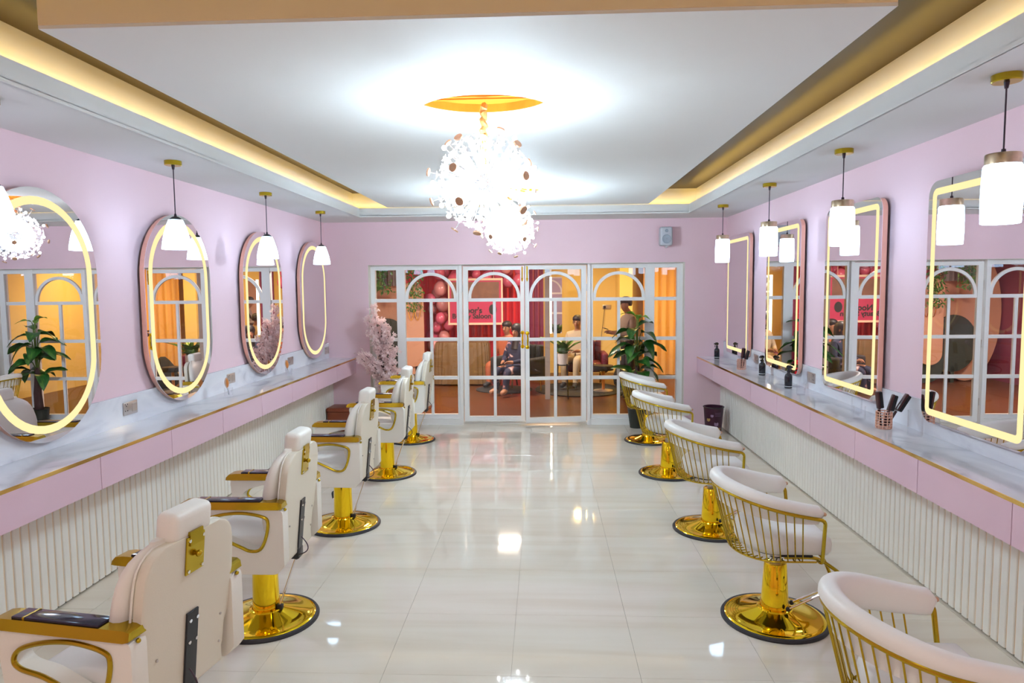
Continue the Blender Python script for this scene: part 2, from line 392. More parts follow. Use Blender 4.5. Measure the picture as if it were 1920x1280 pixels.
for i, c in enumerate(CH):
    o = MB()
    o.prism(lens(c[0], c[1], 0.309, 0.175), 'z', ZP+0.044, ZP+0.0495)
    o.loft([[(x, y, ZP+0.002) for x, y in lens(c[0], c[1], 0.3055, 0.1715)], [(x, y, ZP+0.046) for x, y in lens(c[0], c[1], 0.3055, 0.1715)]], cap=False)
    for k in range(5):
        yy = c[1]-0.15+0.05*k; hw = 0.29*(1-((yy-c[1])/0.172)**2)
        if hw > 0.04: o.box(c[0]-hw, c[0]+hw, yy-0.012, yy+0.012, ZP+0.034, ZP+0.0455)
    obj('recess_lining', o, 'orange', ceil, 0)

# ------------------------------------------------------------------ glazed partition
FY0, FY1 = 8.93, 9.0
Z1, Z2, Z3 = 1.642, 1.128, 0.618; MH = 0.022
def pane(name, mbx, par): return obj(name, mbx, 'glass', par, 0)
def light_grid(par, gx0, gx1, gz0, gz1, y0, y1, arch=True, sub=True):
    """muntins, arch and panes between x0..x1 / z0..z1 in a frame lying in the x-z plane"""
    ym = (y0+y1)/2; cx = (gx0+gx1)/2; rad = (gx1-gx0)/2
    for z in (Z1, Z2, Z3):
        obj('rail', MB().box(gx0, gx1, y0+0.008, y1-0.008, z-MH, z+MH), 'frame', par, 0)
    if sub:
        obj('muntin', MB().box(cx-0.019, cx+0.019, y0+0.010, y1-0.010, gz0, Z1-MH), 'frame', par, 0)
    zs = [(gz0, Z3-MH), (Z3+MH, Z2-MH), (Z2+MH, Z1-MH)]
    xs_ = [(gx0, cx-0.019), (cx+0.019, gx1)] if sub else [(gx0, gx1)]
    for za, zb in zs:
        for xa, xb in xs_:
            pane('pane', MB().box(xa, xb, ym-0.002, ym+0.002, za, zb), par)
    zb = Z1+MH
    if arch:
        n = 24; ri = rad-0.038; top = min(zb+rad, gz1-0.012); sy = (top-zb)/rad
        outer = [(cx+rad*math.cos(PI*i/n), zb+sy*rad*math.sin(PI*i/n)) for i in range(n+1)]
        inner = [(cx+ri*math.cos(PI*i/n), zb+(sy*rad-0.04)*math.sin(PI*i/n)) for i in range(n+1)]
        obj('arch', MB().prism(outer+inner[::-1], 'y', y0+0.008, y1-0.008), 'frame', par, 0)
        pane('pane', MB().prism(inner, 'y', ym-0.002, ym+0.002), par)
        h = n//2
        pane('pane', MB().prism(outer[:h+1]+[(cx, gz1), (gx1, gz1)], 'y', ym-0.002, ym+0.002), par)
        pane('pane', MB().prism(outer[h:]+[(gx0, gz1), (cx, gz1)], 'y', ym-0.002, ym+0.002), par)
    else:
        pane('pane', MB().box(gx0, gx1, ym-0.002, ym+0.002, zb, gz1), par)
def fixed(name, sgn):
    p = thing_s(name)
    if sgn < 0:
        sx = [(OXL+0.006, -2.205), (-1.925, -1.815), (-1.135, -1.10)]; ga = (-1.815, -1.135); gn = (-2.205, -1.925); xa, xb = OXL+0.006, -1.10
    else:
        sx = [(0.605, 0.64), (1.31, 1.43), (1.715, OXR-0.006)]; ga = (0.64, 1.31); gn = (1.43, 1.715); xa, xb = 0.605, OXR-0.006
    for a, b in sx: obj('stile', MB().box(a, b, FY0, FY1, 0.03, OZ-0.006), 'frame', p, 0)
    obj('top_rail', MB().box(xa, xb, FY0+0.002, FY1-0.002, 2.04, OZ-0.006), 'frame', p, 0)
    obj('bottom_rail', MB().box(xa, xb, FY0+0.002, FY1-0.002, 0.08, 0.132), 'frame', p, 0)
    obj('kerb', MB().box(xa, xb, FY0-0.03, FY1, 0, 0.08), 'frame', p, 0)
    px = (-1.10, -1.06) if sgn < 0 else (0.565, 0.605)
    obj('post', MB().box(px[0], px[1], FY0-0.035, FY1+0.01, 0, OZ-0.006), 'frame', p, 0)
    light_grid(p, ga[0], ga[1], 0.132, 2.04, FY0+0.01, FY1-0.01)
    light_grid(p, gn[0], gn[1], 0.132, 2.04, FY0+0.01, FY1-0.01, arch=False, sub=False)
fixed('window_1', -1); fixed('window_2', 1)
obj('head_rail', MB().box(-1.06, 0.565, FY0+0.03, FY1, 2.085, OZ-0.006), 'frame', wf, 0)
obj('threshold', MB().box(-1.06, 0.565, FY0+0.045, FY1+0.03, 0, 0.030), 'frame', wf, 0)
def door(name, hx, sgn, open_deg):
    """local: hinge at x=0, leaf runs along sgn*x, y=0 front face"""
    p = thing_s(name); p.location = (hx, FY0+0.012, 0); p.rotation_euler = (0, 0, R(open_deg))
    W = 0.80; d = 0.045
    def X(a, b): return (min(sgn*a, sgn*b), max(sgn*a, sgn*b))
    for a, b in ((0.0, 0.065), (W-0.052, W)):
        x = X(a, b); obj('stile', MB().box(x[0], x[1], 0, d, 0.035, 2.08), 'frame', p, 0)
    x = X(0.065, W-0.052)
    obj('top_rail', MB().box(x[0], x[1], 0.002, d-0.002, 2.03, 2.08), 'frame', p, 0)
    obj('bottom_rail', MB().box(x[0], x[1], 0.002, d-0.002, 0.035, 0.105), 'frame', p, 0)
    light_grid(p, x[0], x[1], 0.105, 2.03, 0.0, d)
    hxx = sgn*(W-0.026)
    h = obj('door_handle', MB().tube([(hxx, -0.03, 1.02), (hxx, -0.035, 1.12), (hxx, -0.03, 1.22)], [0.008, 0.012, 0.008], 10)
        .tube([(hxx, -0.03, 1.03), (hxx, 0.0, 1.03)], 0.008).tube([(hxx, -0.03, 1.21), (hxx, 0, 1.21)], 0.008), 'gold', p)
    for z in (1.03, 1.21): obj('rosette', MB().lathe([(0.0, 0), (0.026, 0), (0.024, 0.008), (0.012, 0.014), (0.0, 0.016)], 16).xform(Matrix.Translation((hxx, 0, z)) @ Matrix.Rotation(R(90), 4, 'X')), 'gold', h)
    obj('bolt', MB().tube([(hxx, -0.008, 1.88), (hxx, -0.008, 2.07)], 0.008, 8).box(hxx-0.012, hxx+0.012, -0.006, 0, 1.9, 1.92), 'gold', p)
    for z in (0.25, 1.0, 1.75): obj('hinge', MB().tube([(sgn*-0.008, 0, z), (sgn*-0.008, 0, z+0.09)], 0.008, 8), 'steel', p)
door('door_1', -1.05, 1, 0.0); door('door_2', 0.555, -1, 8.5)

# ------------------------------------------------------------------ counters
GY = [2.17+0.727*i for i in range(10)]
GY = [min(g, YF-0.002) for g in GY if g < YF]
if YF-GY[-1] > 0.1: GY.append(YF-0.002)
YN = 1.0
ordn = ['nearest to the camera', 'second from the camera', 'third from the camera', 'fourth from the camera', 'fifth from the camera', 'fourth from the far wall', 'third from the far wall', 'second from the far wall', 'farthest from the camera', 'tucked against the far wall']
def counter(side):
    L = side == 'left'; s = -1 if L else 1
    xw = XL if L else XR; xf = -2.455 if L else 1.955; xs_ = -2.77 if L else 2.262
    def bx(m, a, b, *q): return m.box(min(a, b), max(a, b), *q)
    o = obj('marble_worktop', bx(MB(), xw-s*0.002, xf+s*0.004, YN, YF-0.002, 0.885, 0.903), 'marble', None, 0)
    tag(o, 'long white marble worktop with grey veins running along the %s wall' % side, 'worktop')
    obj('gold_edge', bx(MB(), xf+s*0.004, xf, YN, YF-0.002, 0.884, 0.903), 'goldtrim', o, 0)
    o = obj('marble_backsplash', bx(MB(), xw-s*0.002, xw-s*0.02, YN, YF-0.002, 0.9035, 1.10), 'marble', None, 0)
    tag(o, 'upright white marble strip behind the %s counter' % side, 'backsplash')
    n = len(GY)-1
    for i in range(n):
        a, b = GY[i], GY[i+1]
        t_ = thing('drawer_unit', 'pink drawer box under the %s marble counter, %s' % (side, ordn[i] if n > 8 else ordn[i]), 'drawer', (0, a, 0), 0, 'pink drawer boxes under the %s counter' % side)
        obj('carcass', bx(MB(), xw-s*0.002, xf-s*-0.022, 0.001, b-a-0.001, 0.706, 0.8835), 'drawer', t_, 0)
        obj('drawer_front', bx(MB(), xf+s*0.02, xf+s*0.001, 0.0025, b-a-0.0025, 0.702, 0.8835), 'drawer', t_, 0)
    tr = thing_s('trim_1' if L else 'trim_2')
    obj('backing', bx(MB(), xw-s*0.002, xs_-s*0.001, YN, YF-0.002, 0.014, 0.7055), 'slat_back', tr, 0)
    obj('gap_shade_strip', bx(MB(), xw-s*0.002, xs_+s*0.012, YN, YF-0.002, 0.0, 0.0138), 'rubber', tr, 0)  # black strip stands in for the shade in the gap below the slats
    pitch = 0.0602; k = 0; yy = YF-0.003-pitch
    prof = [(-0.0245, 0.016), (-0.0245, -0.005), (-0.021, -0.0085), (0, -0.0095), (0.021, -0.0085), (0.0245, -0.005), (0.0245, 0.016)]
    me = MB().prism([(-s*-1*p[1] if False else s*p[1], p[0]) for p in prof], 'z', 0.012, 0.703).mesh('slat', 'slat', 40)
    while yy > 2.2:
        link('slat', me, tr, (xs_+s*0.001, yy+pitch/2, 0)); yy -= pitch
counter('left'); counter('right')

# ------------------------------------------------------------------ mirrors
def mirror(shape, cy, label, side):
    s = 1 if side == 'left' else -1
    x0 = XL if side == 'left' else XR
    z0 = 1.665 if shape == 'oval' else 1.69
    t_ = thing('wall_mirror', label, 'mirror', (x0, cy, z0), 0, 'lit mirrors on the %s wall' % side)
    if shape == 'oval':
        out = lambda d: stadium(0.47-d, 0.705-d)
    else:
        out = lambda d: rrect(0.455-d, 0.695-d, max(0.012, 0.085-d))
    def pr(m, d, a, b, hole=None):
        return m.prism(out(d), 'x', min(s*a, s*b), max(s*a, s*b), (out(hole),) if hole else ())
    obj('rim', pr(MB(), 0.006, 0.022, 0.058), 'rose', t_, 0)
    obj('mirror_pane', pr(MB(), 0.0, 0.058, 0.062), 'mirror', t_, 0)
    obj('led_strip', pr(MB(), 0.050 if shape == 'oval' else 0.042, 0.0621, 0.0632, 0.094 if shape == 'oval' else 0.080), 'led', t_, 0)
    obj('hanger', pr(MB(), 0.2, 0.0, 0.022), 'steel', t_, 0)
ML = [3.68, 5.13, 6.70, 8.19]; MR = [3.70, 5.16, 6.60, 8.10]
for cy, q in zip(ML, ('nearest the camera', 'second from the camera', 'third from the camera', 'nearest the far wall')):
    mirror('oval', cy, 'tall oval mirror with glowing warm ring on left wall, ' + q, 'left')
for cy, q in zip(MR, ('nearest the camera', 'second from the camera', 'third from the camera', 'nearest the far wall')):
    mirror('rect', cy, 'tall rounded rectangular mirror with glowing border on right wall, ' + q, 'right')

# ------------------------------------------------------------------ pendants
def pendant_left():
    t_ = thing('pendant_lamp', '', 'lamp', (0, 0, 0), 0, 'bell pendants along the left wall')
    obj('canopy', MB().lathe([(0.0, 0), (0.054, 0), (0.054, -0.026), (0.050, -0.03), (0, -0.03)], 28), 'brass', t_)
    obj('cord_grip', MB().lathe([(0.0, -0.03), (0.011, -0.03), (0.007, -0.055), (0, -0.055)], 12).lathe([(0.0, -0.345), (0.006, -0.345), (0.01, -0.368), (0, -0.368)], 12), 'cable', t_)
    obj('cord', MB().tube([(0, 0, -0.05), (0, 0, -0.35)], 0.0035, 8), 'cable', t_)
    obj('cap', MB().lathe([(0, -0.362), (0.018, -0.364), (0.034, -0.376), (0.042, -0.388), (0, -0.388)], 24), 'blackm', t_)
    obj('glass_shade', MB().lathe([(0.0, -0.386), (0.044, -0.386), (0.058, -0.42), (0.076, -0.48), (0.088, -0.54), (0.092, -0.58), (0.086, -0.581), (0.0, -0.575)], 32), 'pend', t_)
    return t_
def pendant_right():
    t_ = thing('pendant_lamp', '', 'lamp', (0, 0, 0), 0, 'cylinder pendants along the right wall')
    obj('canopy', MB().lathe([(0.0, 0), (0.056, 0), (0.056, -0.026), (0.052, -0.03), (0, -0.03)], 28), 'brass', t_)
    obj('cord_grip', MB().lathe([(0.0, -0.03), (0.011, -0.03), (0.007, -0.055), (0, -0.055)], 12).lathe([(0.0, -0.30), (0.008, -0.30), (0.01, -0.322), (0, -0.322)], 12), 'cable', t_)
    obj('cord', MB().tube([(0, 0, -0.05), (0, 0, -0.31)], 0.0035, 8), 'cable', t_)
    obj('cap', MB().lathe([(0, -0.32), (0.064, -0.32), (0.066, -0.324), (0.066, -0.364), (0, -0.364)], 32), 'brass_b', t_)
    obj('glass_shade', MB().lathe([(0.0, -0.364), (0.066, -0.364), (0.071, -0.372), (0.074, -0.45), (0.075, -0.52), (0.072, -0.605), (0.068, -0.607), (0.0, -0.60)], 32), 'pend', t_)
    return t_
names4 = ('nearest the camera', 'second from the camera', 'third from the camera', 'nearest the far wall')
pl = pendant_left(); pr_ = pendant_right()
for i, y in enumerate((2.98, 4.515, 6.036, 7.53)):
    lb = 'white bell shaped pendant lamp on black cord over left counter, ' + names4[i]
    if i == 0: pl.location = (-2.45, y, ZS); pl['label'] = lb
    else: dup(pl, (-2.45, y, ZS), 0, lb)
for i, y in enumerate((2.987, 4.521, 5.957, 7.461)):
    lb = 'white glass cylinder pendant lamp with brass cap over right counter, ' + names4[i]
    if i == 0: pr_.location = (1.91, y, ZS); pr_['label'] = lb
    else: dup(pr_, (1.91, y, ZS), 0, lb)
# glowing discs of the added fill lamps, out of view behind the camera
for i, (x, y) in enumerate(REAR_FILL):
    o = obj('rear_fill_lamp', MB().lathe([(0, 0), (0.21, 0), (0.21, -0.03), (0.19, -0.04), (0, -0.04)], 32, (x, y, ZS)), 'pend')
    tag(o, 'added round white fill lamp %s %s behind the camera' % (('left', 'right')[i % 2], ('just', 'farther')[i//2]), 'lamp', 'added fill lamps behind the camera')

# ------------------------------------------------------------------ chandeliers
def chandelier(c, seed, label):
    rnd = random.Random(seed)
    t_ = thing('chandelier', label, 'chandelier', c, 0, 'crystal dandelion chandeliers')
    rope = []
    zt = ZP-c[2]
    for i in range(40):
        z = zt*(1-i/39.0); rope.append((0.006*math.sin(i*1.3), 0.006*math.cos(i*1.7), z))
    obj('chain_sleeve', MB().tube(rope, [0.014+0.005*((i*7) % 3)/2 for i in range(40)], 8), 'rope', t_)
    obj('hub', MB().sphere((0, 0, 0), 0.045, 20, 12), 'chrome', t_)
    # flower mesh, rod mesh along +z
    fl = MB()
    for k in range(6):
        a = k*PI/3; pts = []
        d = Vector((math.cos(a), math.sin(a), 0.45)).normalized(); s_ = Vector((-math.sin(a), math.cos(a), 0))
        b = len(fl.v)
        fl.v += [tuple(d*0.002), tuple(d*0.015+s_*0.0085), tuple(d*0.026), tuple(d*0.015-s_*0.0085)]
        fl.f.append((b, b+1, b+2, b+3))
    fl.sphere((0, 0, 0.002), 0.005, 6, 5)
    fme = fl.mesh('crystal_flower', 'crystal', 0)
    rme = MB().tube([(0, 0, 0.03), (0, 0, 1.0)], [0.0022, 0.0022], 5).mesh('crystal_rod', 'crod', 0)
    bme = MB().sphere((0, 0, 0.0), 0.012, 10, 8).mesh('bulb', 'bulb', 60)
    dme = MB().lathe([(0, 0), (0.021, 0), (0.021, 0.008), (0, 0.008)], 18).mesh('rose_disc', 'rosedisc', 40)
    N = 210; ga = PI*(3-math.sqrt(5))
    for i in range(N):
        zz = 1-2*(i+0.5)/N; rr = math.sqrt(1-zz*zz); a = ga*i+seed
        d = Vector((rr*math.cos(a), rr*math.sin(a), zz))
        kind = 'disc' if i % 11 == 5 else ('bulb' if i % 10 == 3 else 'flower')
        ln = {'disc': 0.285, 'bulb': 0.27, 'flower': 0.225}[kind]*(0.95+0.1*rnd.random())
        q = d.to_track_quat('Z', 'Y')
        o = link('crystal_rod', rme, t_); o.rotation_mode = 'QUATERNION'; o.rotation_quaternion = q; o.scale = (1, 1, ln)
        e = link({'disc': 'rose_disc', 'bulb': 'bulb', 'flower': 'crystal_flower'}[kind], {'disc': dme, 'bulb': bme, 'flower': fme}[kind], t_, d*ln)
        e.rotation_mode = 'QUATERNION'; e.rotation_quaternion = q
chandelier(CH[0], 1, 'sparkling crystal dandelion chandelier hanging nearer the camera')
chandelier(CH[1], 2, 'sparkling crystal dandelion chandelier hanging behind the first one, lower in view')

# ================================================================== CHAIRS
def chair_base(t_, pr0, pr1, ptop):
    obj('base', MB().lathe([(0, 0.004), (0.262, 0.004), (0.262, 0.016), (0.256, 0.021), (0.240, 0.025), (0.234, 0.024), (0.18, 0.038), (0.12, 0.054), (0.092, 0.064), (0.088, 0.070), (pr0+0.004, 0.072), (pr0, 0.066), (0, 0.066)], 72), 'gold', t_)
    obj('rubber_ring', MB().lathe([(0.255, 0.0), (0.279, 0.0), (0.280, 0.008), (0.274, 0.017), (0.2605, 0.0185)], 72, cap=False), 'rubber', t_)
    obj('pillar', MB().lathe([(0, 0.066), (pr0, 0.066), (pr0, 0.08), (pr1, ptop-0.004), (pr1-0.003, ptop), (pr1-0.008, ptop-0.004), (0, ptop-0.006)], 40), 'gold', t_)

def pump_lever(t_, ang, r0, z0, r1, z1, half=0.035):
    """U shaped chrome lever from the pillar foot, black grip at its end; ang in the chair's plane"""
    ca, sa = math.cos(ang), math.sin(ang)
    def P(r, s, z): return (ca*r-sa*s, sa*r+ca*s, z)
    lev = obj('pump_lever', MB().tube([P(r0, -half*1.3, z0), P(r1-0.05, -half, z1-0.03)], 0.006, 8).tube([P(r0, half*1.3, z0), P(r1-0.05, half, z1-0.03)], 0.006, 8), 'chrome', t_)
    obj('grip', MB().tube(round_path([P(r1-0.055, -half, z1-0.033), P(r1-0.01, -half, z1), P(r1, 0, z1+0.004), P(r1-0.01, half, z1), P(r1-0.055, half, z1-0.033)], 0.02), 0.0105, 10), 'rubber', lev)
    for q in (-1, 1): obj('pivot', MB().sphere(P(r0, q*half*1.3, z0), 0.013, 10, 8), 'rubber', lev)

def barber_chair(label):
    t_ = thing('barber_chair', label, 'chair', (0, 0, 0), 0, 'white barber chairs along the left wall')
    chair_base(t_, 0.071, 0.064, 0.41)
    obj('seat_frame', MB().rbox((0.02, 0, 0.405), (0.36, 0.40, 0.05), 0.012), 'leather2', t_)
    obj('seat', MB().rbox((0.04, 0, 0.478), (0.44, 0.43, 0.11), 0.045, 5), 'cushion', t_)
    # side panels with a window edged in brass
    outl = round_path([(-0.225, 0, 0.42), (-0.225, 0, 0.709), (0.285, 0, 0.709), (0.262, 0, 0.52), (0.235, 0, 0.375), (-0.19, 0, 0.375), (-0.225, 0, 0.42)], 0.03, 4)
    outl = [(p.x, p.z) for p in outl[1:]]
    # one closed loop: dedupe the seam
    hole3 = []
    ctrl = [(-0.150, 0.640), (-0.125, 0.672), (-0.02, 0.690), (0.09, 0.680), (0.185, 0.650), (0.215, 0.610), (0.19, 0.582), (0.10, 0.563), (0.0, 0.520), (-0.055, 0.497), (-0.105, 0.505), (-0.135, 0.560)]
    def catmull(c, m=5):
        o = []
        n = len(c)
        for i in range(n):
            p0, p1, p2, p3 = (Vector((*c[(i+k-1) % n], 0)) for k in range(4))
            for j in range(m):
                t = j/m
                o.append(0.5*((2*p1)+(p2-p0)*t+(2*p0-5*p1+4*p2-p3)*t*t+(3*p1-p0-3*p2+p3)*t**3))
        return [(p.x, p.y) for p in o]
    hole = catmull(ctrl)
    for s in (1, -1):
        pn = obj('side_panel', MB().prism(outl, 'y', min(s*0.225, s*0.295), max(s*0.225, s*0.295), (hole,)), 'leather', t_, 40)
        md = pn.modifiers.new('bevel', 'BEVEL'); md.width = 0.016; md.segments = 4; md.limit_method = 'ANGLE'; md.angle_limit = R(50)
        obj('window_trim', MB().tube([(p[0], s*0.297, p[1]) for p in hole], 0.0085, 8, closed=True), 'brass', pn)
        arm = MB()
        # brass arm cap with a sloped nose
        sec = lambda x, zt, zb, a, b: [(x, s*a, zb), (x, s*b, zb), (x, s*(b-0.006), zt), (x, s*(a+0.006), zt)]
        arm.loft([sec(-0.222, 0.738, 0.712, 0.222, 0.300), sec(-0.205, 0.746, 0.7085, 0.217, 0.305), sec(0.255, 0.746, 0.7085, 0.217, 0.305), sec(0.288, 0.741, 0.7085, 0.218, 0.304), sec(0.308, 0.722, 0.7085, 0.222, 0.300)])
        ar = obj('armrest', arm, 'brass', t_, 30)
        obj('arm_pad', MB().rbox((0.055, s*0.261, 0.749), (0.33, 0.066, 0.010), 0.004, 2), 'pad', ar)
        obj('pad_inlay', MB().box(0.168, 0.176, s*0.261-0.0335, s*0.261+0.0335, 0.7447, 0.7545), 'brass', ar, 0)
        obj('panel_button', MB().sphere((-0.226, s*0.262, 0.70), 0.008, 10, 8), 'brass', pn)
    # backrest : puffed cushion in front, flat board behind
    def xr(z): return -0.200-0.10*(z-0.48)
    def hw(z):
        k = [(0.40, 0.195), (0.46, 0.215), (0.55, 0.22), (0.58, 0.245), (0.66, 0.258), (0.80, 0.252), (0.86, 0.248), (0.90, 0.237), (0.925, 0.220), (0.945, 0.192), (0.956, 0.16)]
        for (a, b), (c, d) in zip(k, k[1:]):
            if z <= c: return b+(d-b)*(z-a)/(c-a)
        return k[-1][1]
    def sect(z, x0, x1, w, e=4.0, n=28):
        o = []
        for j in range(n):
            a = 2*PI*j/n; ca, sa = math.cos(a), math.sin(a)
            o.append(((x0+x1)/2+(x1-x0)/2*math.copysign(abs(ca)**(2/e), ca), w*math.copysign(abs(sa)**(2/e), sa), z))
        return o
    zs = [0.42, 0.43, 0.46, 0.50, 0.54, 0.57, 0.60, 0.66, 0.72, 0.78, 0.83, 0.87, 0.90, 0.925, 0.943, 0.952, 0.956]
    board = [sect(z, xr(z), xr(z)+0.045, hw(z)*0.965-0.004, 9) for z in zs]
    bk = obj('backrest', MB().loft(board), 'leather2', t_, 50)
    cz = [0.475, 0.48, 0.50, 0.54, 0.58, 0.62, 0.68, 0.74, 0.80, 0.85, 0.89, 0.92, 0.945, 0.962, 0.972]
    cush = []
    for i, z in enumerate(cz):
        u = (z-0.475)/(0.972-0.475); bul = math.sin(PI*min(max(u, 0.03), 0.985))**0.35
        cush.append(sect(z, xr(z)+0.036, xr(z)+0.036+0.118*bul, hw(z)*(0.86+0.155*min(1, bul)), 2.7))
    obj('back_cushion', MB().loft(cush), 'leather', t_, 60)
    # seam piping
    pts = [(xr(z)+0.042, s*(hw(z)*0.965), z) for s, zz in ((1, [q for q in zs if q > 0.5]), (-1, [q for q in zs if q > 0.5][::-1])) for z in zz]
    obj('piping', MB().tube(pts, 0.004, 6), 'leather', bk)
    # brass headrest plate with knob and screws, notch in top of board
    zc = 0.885
    pm = Matrix.Translation((xr(zc)-0.003, 0, zc)) @ Matrix.Rotation(-0.10, 4, 'Y')
    pl_ = obj('headrest_plate', MB().rbox((0, 0, 0), (0.008, 0.095, 0.135), 0.002, 1).xform(pm), 'brass', t_, 30)
    kn = MB()
    kn.tube([(-0.004, 0, 0), (-0.012, 0, 0)], [0.007, 0.010], 12).sphere((-0.016, 0, 0), 0.012, 14, 10)
    obj('knob', kn.xform(pm), 'brass', pl_)
    scw = MB()
    for yy in (-0.036, 0.036):
        for zz in (-0.055, 0.055): obj('screw', MB().tube([(-0.004, yy, zz), (-0.008, yy, zz)], 0.006, 10).xform(pm), 'chrome', pl_)
    
    hd = MB().rbox((0, 0, 0), (0.086, 0.205, 0.108), 0.027, 5).xform(Matrix.Translation((-0.208, 0, 0.998)) @ Matrix.Rotation(-0.12, 4, 'Y'))
    h = obj('headrest', hd, 'leather', t_, 60)
    obj('headrest_post', MB().box(-0.256, -0.242, -0.035, 0.035, 0.92, 0.97), 'brass', h, 0)
    # black recline bracket, bolts, box and gas strut
    zb = 0.545
    bmx = Matrix.Translation((xr(zb)-0.004, 0, zb)) @ Matrix.Rotation(-0.10, 4, 'Y')
    br = obj('recline_bracket', MB().rbox((0, 0, -0.02), (0.008, 0.062, 0.30), 0.002, 1).xform(bmx), 'blackm', t_, 30)
    bo = MB()
    for yy, zz in ((-0.018, 0.10), (0.018, 0.10), (-0.018, 0.02), (0.018, 0.02)): obj('bolt', MB().tube([(-0.004, yy, zz), (-0.010, yy, zz)], 0.0065, 10).xform(bmx), 'chrome', br)
    obj('recline_box', MB().rbox((-0.165, 0, 0.378), (0.075, 0.075, 0.055), 0.006, 2), 'blackm', t_)
    obj('lower_back', MB().rbox((-0.165, 0, 0.43), (0.06, 0.40, 0.10), 0.015, 3), 'leather2', t_)
    st = obj('foot_pump_rod', MB().tube([(-0.176, 0.0, 0.352), (-0.082, 0.015, 0.085)], 0.006, 10), 'chrome', t_)
    obj('rod_sleeve', MB().tube([(-0.184, -0.001, 0.372), (-0.172, 0.0, 0.340)], 0.011, 10), 'rubber', st)
    obj('rod_foot', MB().rbox((-0.083, 0.014, 0.075), (0.03, 0.03, 0.03), 0.006, 2), 'rubber', st)
    obj('cable', MB().tube(bez((-0.215, 0.02, 0.47), (-0.30, 0.04, 0.40), (-0.20, 0.03, 0.375), 14), 0.003, 6), 'cable', t_)
    sb = MB()
    for yy, zz in ((0.17, 0.58), (-0.17, 0.58), (0.17, 0.47), (-0.17, 0.47)): obj('board_stud', MB().tube([(xr(zz)+0.002, yy, zz), (xr(zz)-0.004, yy, zz)], 0.005, 8), 'steel', bk)
    pump_lever(t_, R(-62), 0.075, 0.10, 0.27, 0.185)
    return t_
n5 = ('nearest the camera, cut off by the frame', 'second from the camera', 'third from the camera', 'fourth from the camera', 'farthest, by the blossom tree')
BC = [(-1.465, 2.32, 171), (-1.527, 3.569, 180), (-1.54, 5.068, 179), (-1.527, 6.50, 181), (-1.575, 7.98, 178)]
bc0 = None
for i, (x, y, a) in enumerate(BC):
    lb = 'white barber chair on gold base, ' + n5[i]
    if bc0 is None: bc0 = barber_chair(lb); bc0.location = (x, y, 0); bc0.rotation_euler = (0, 0, R(a))
    else: dup(bc0, (x, y, 0), R(a), lb)

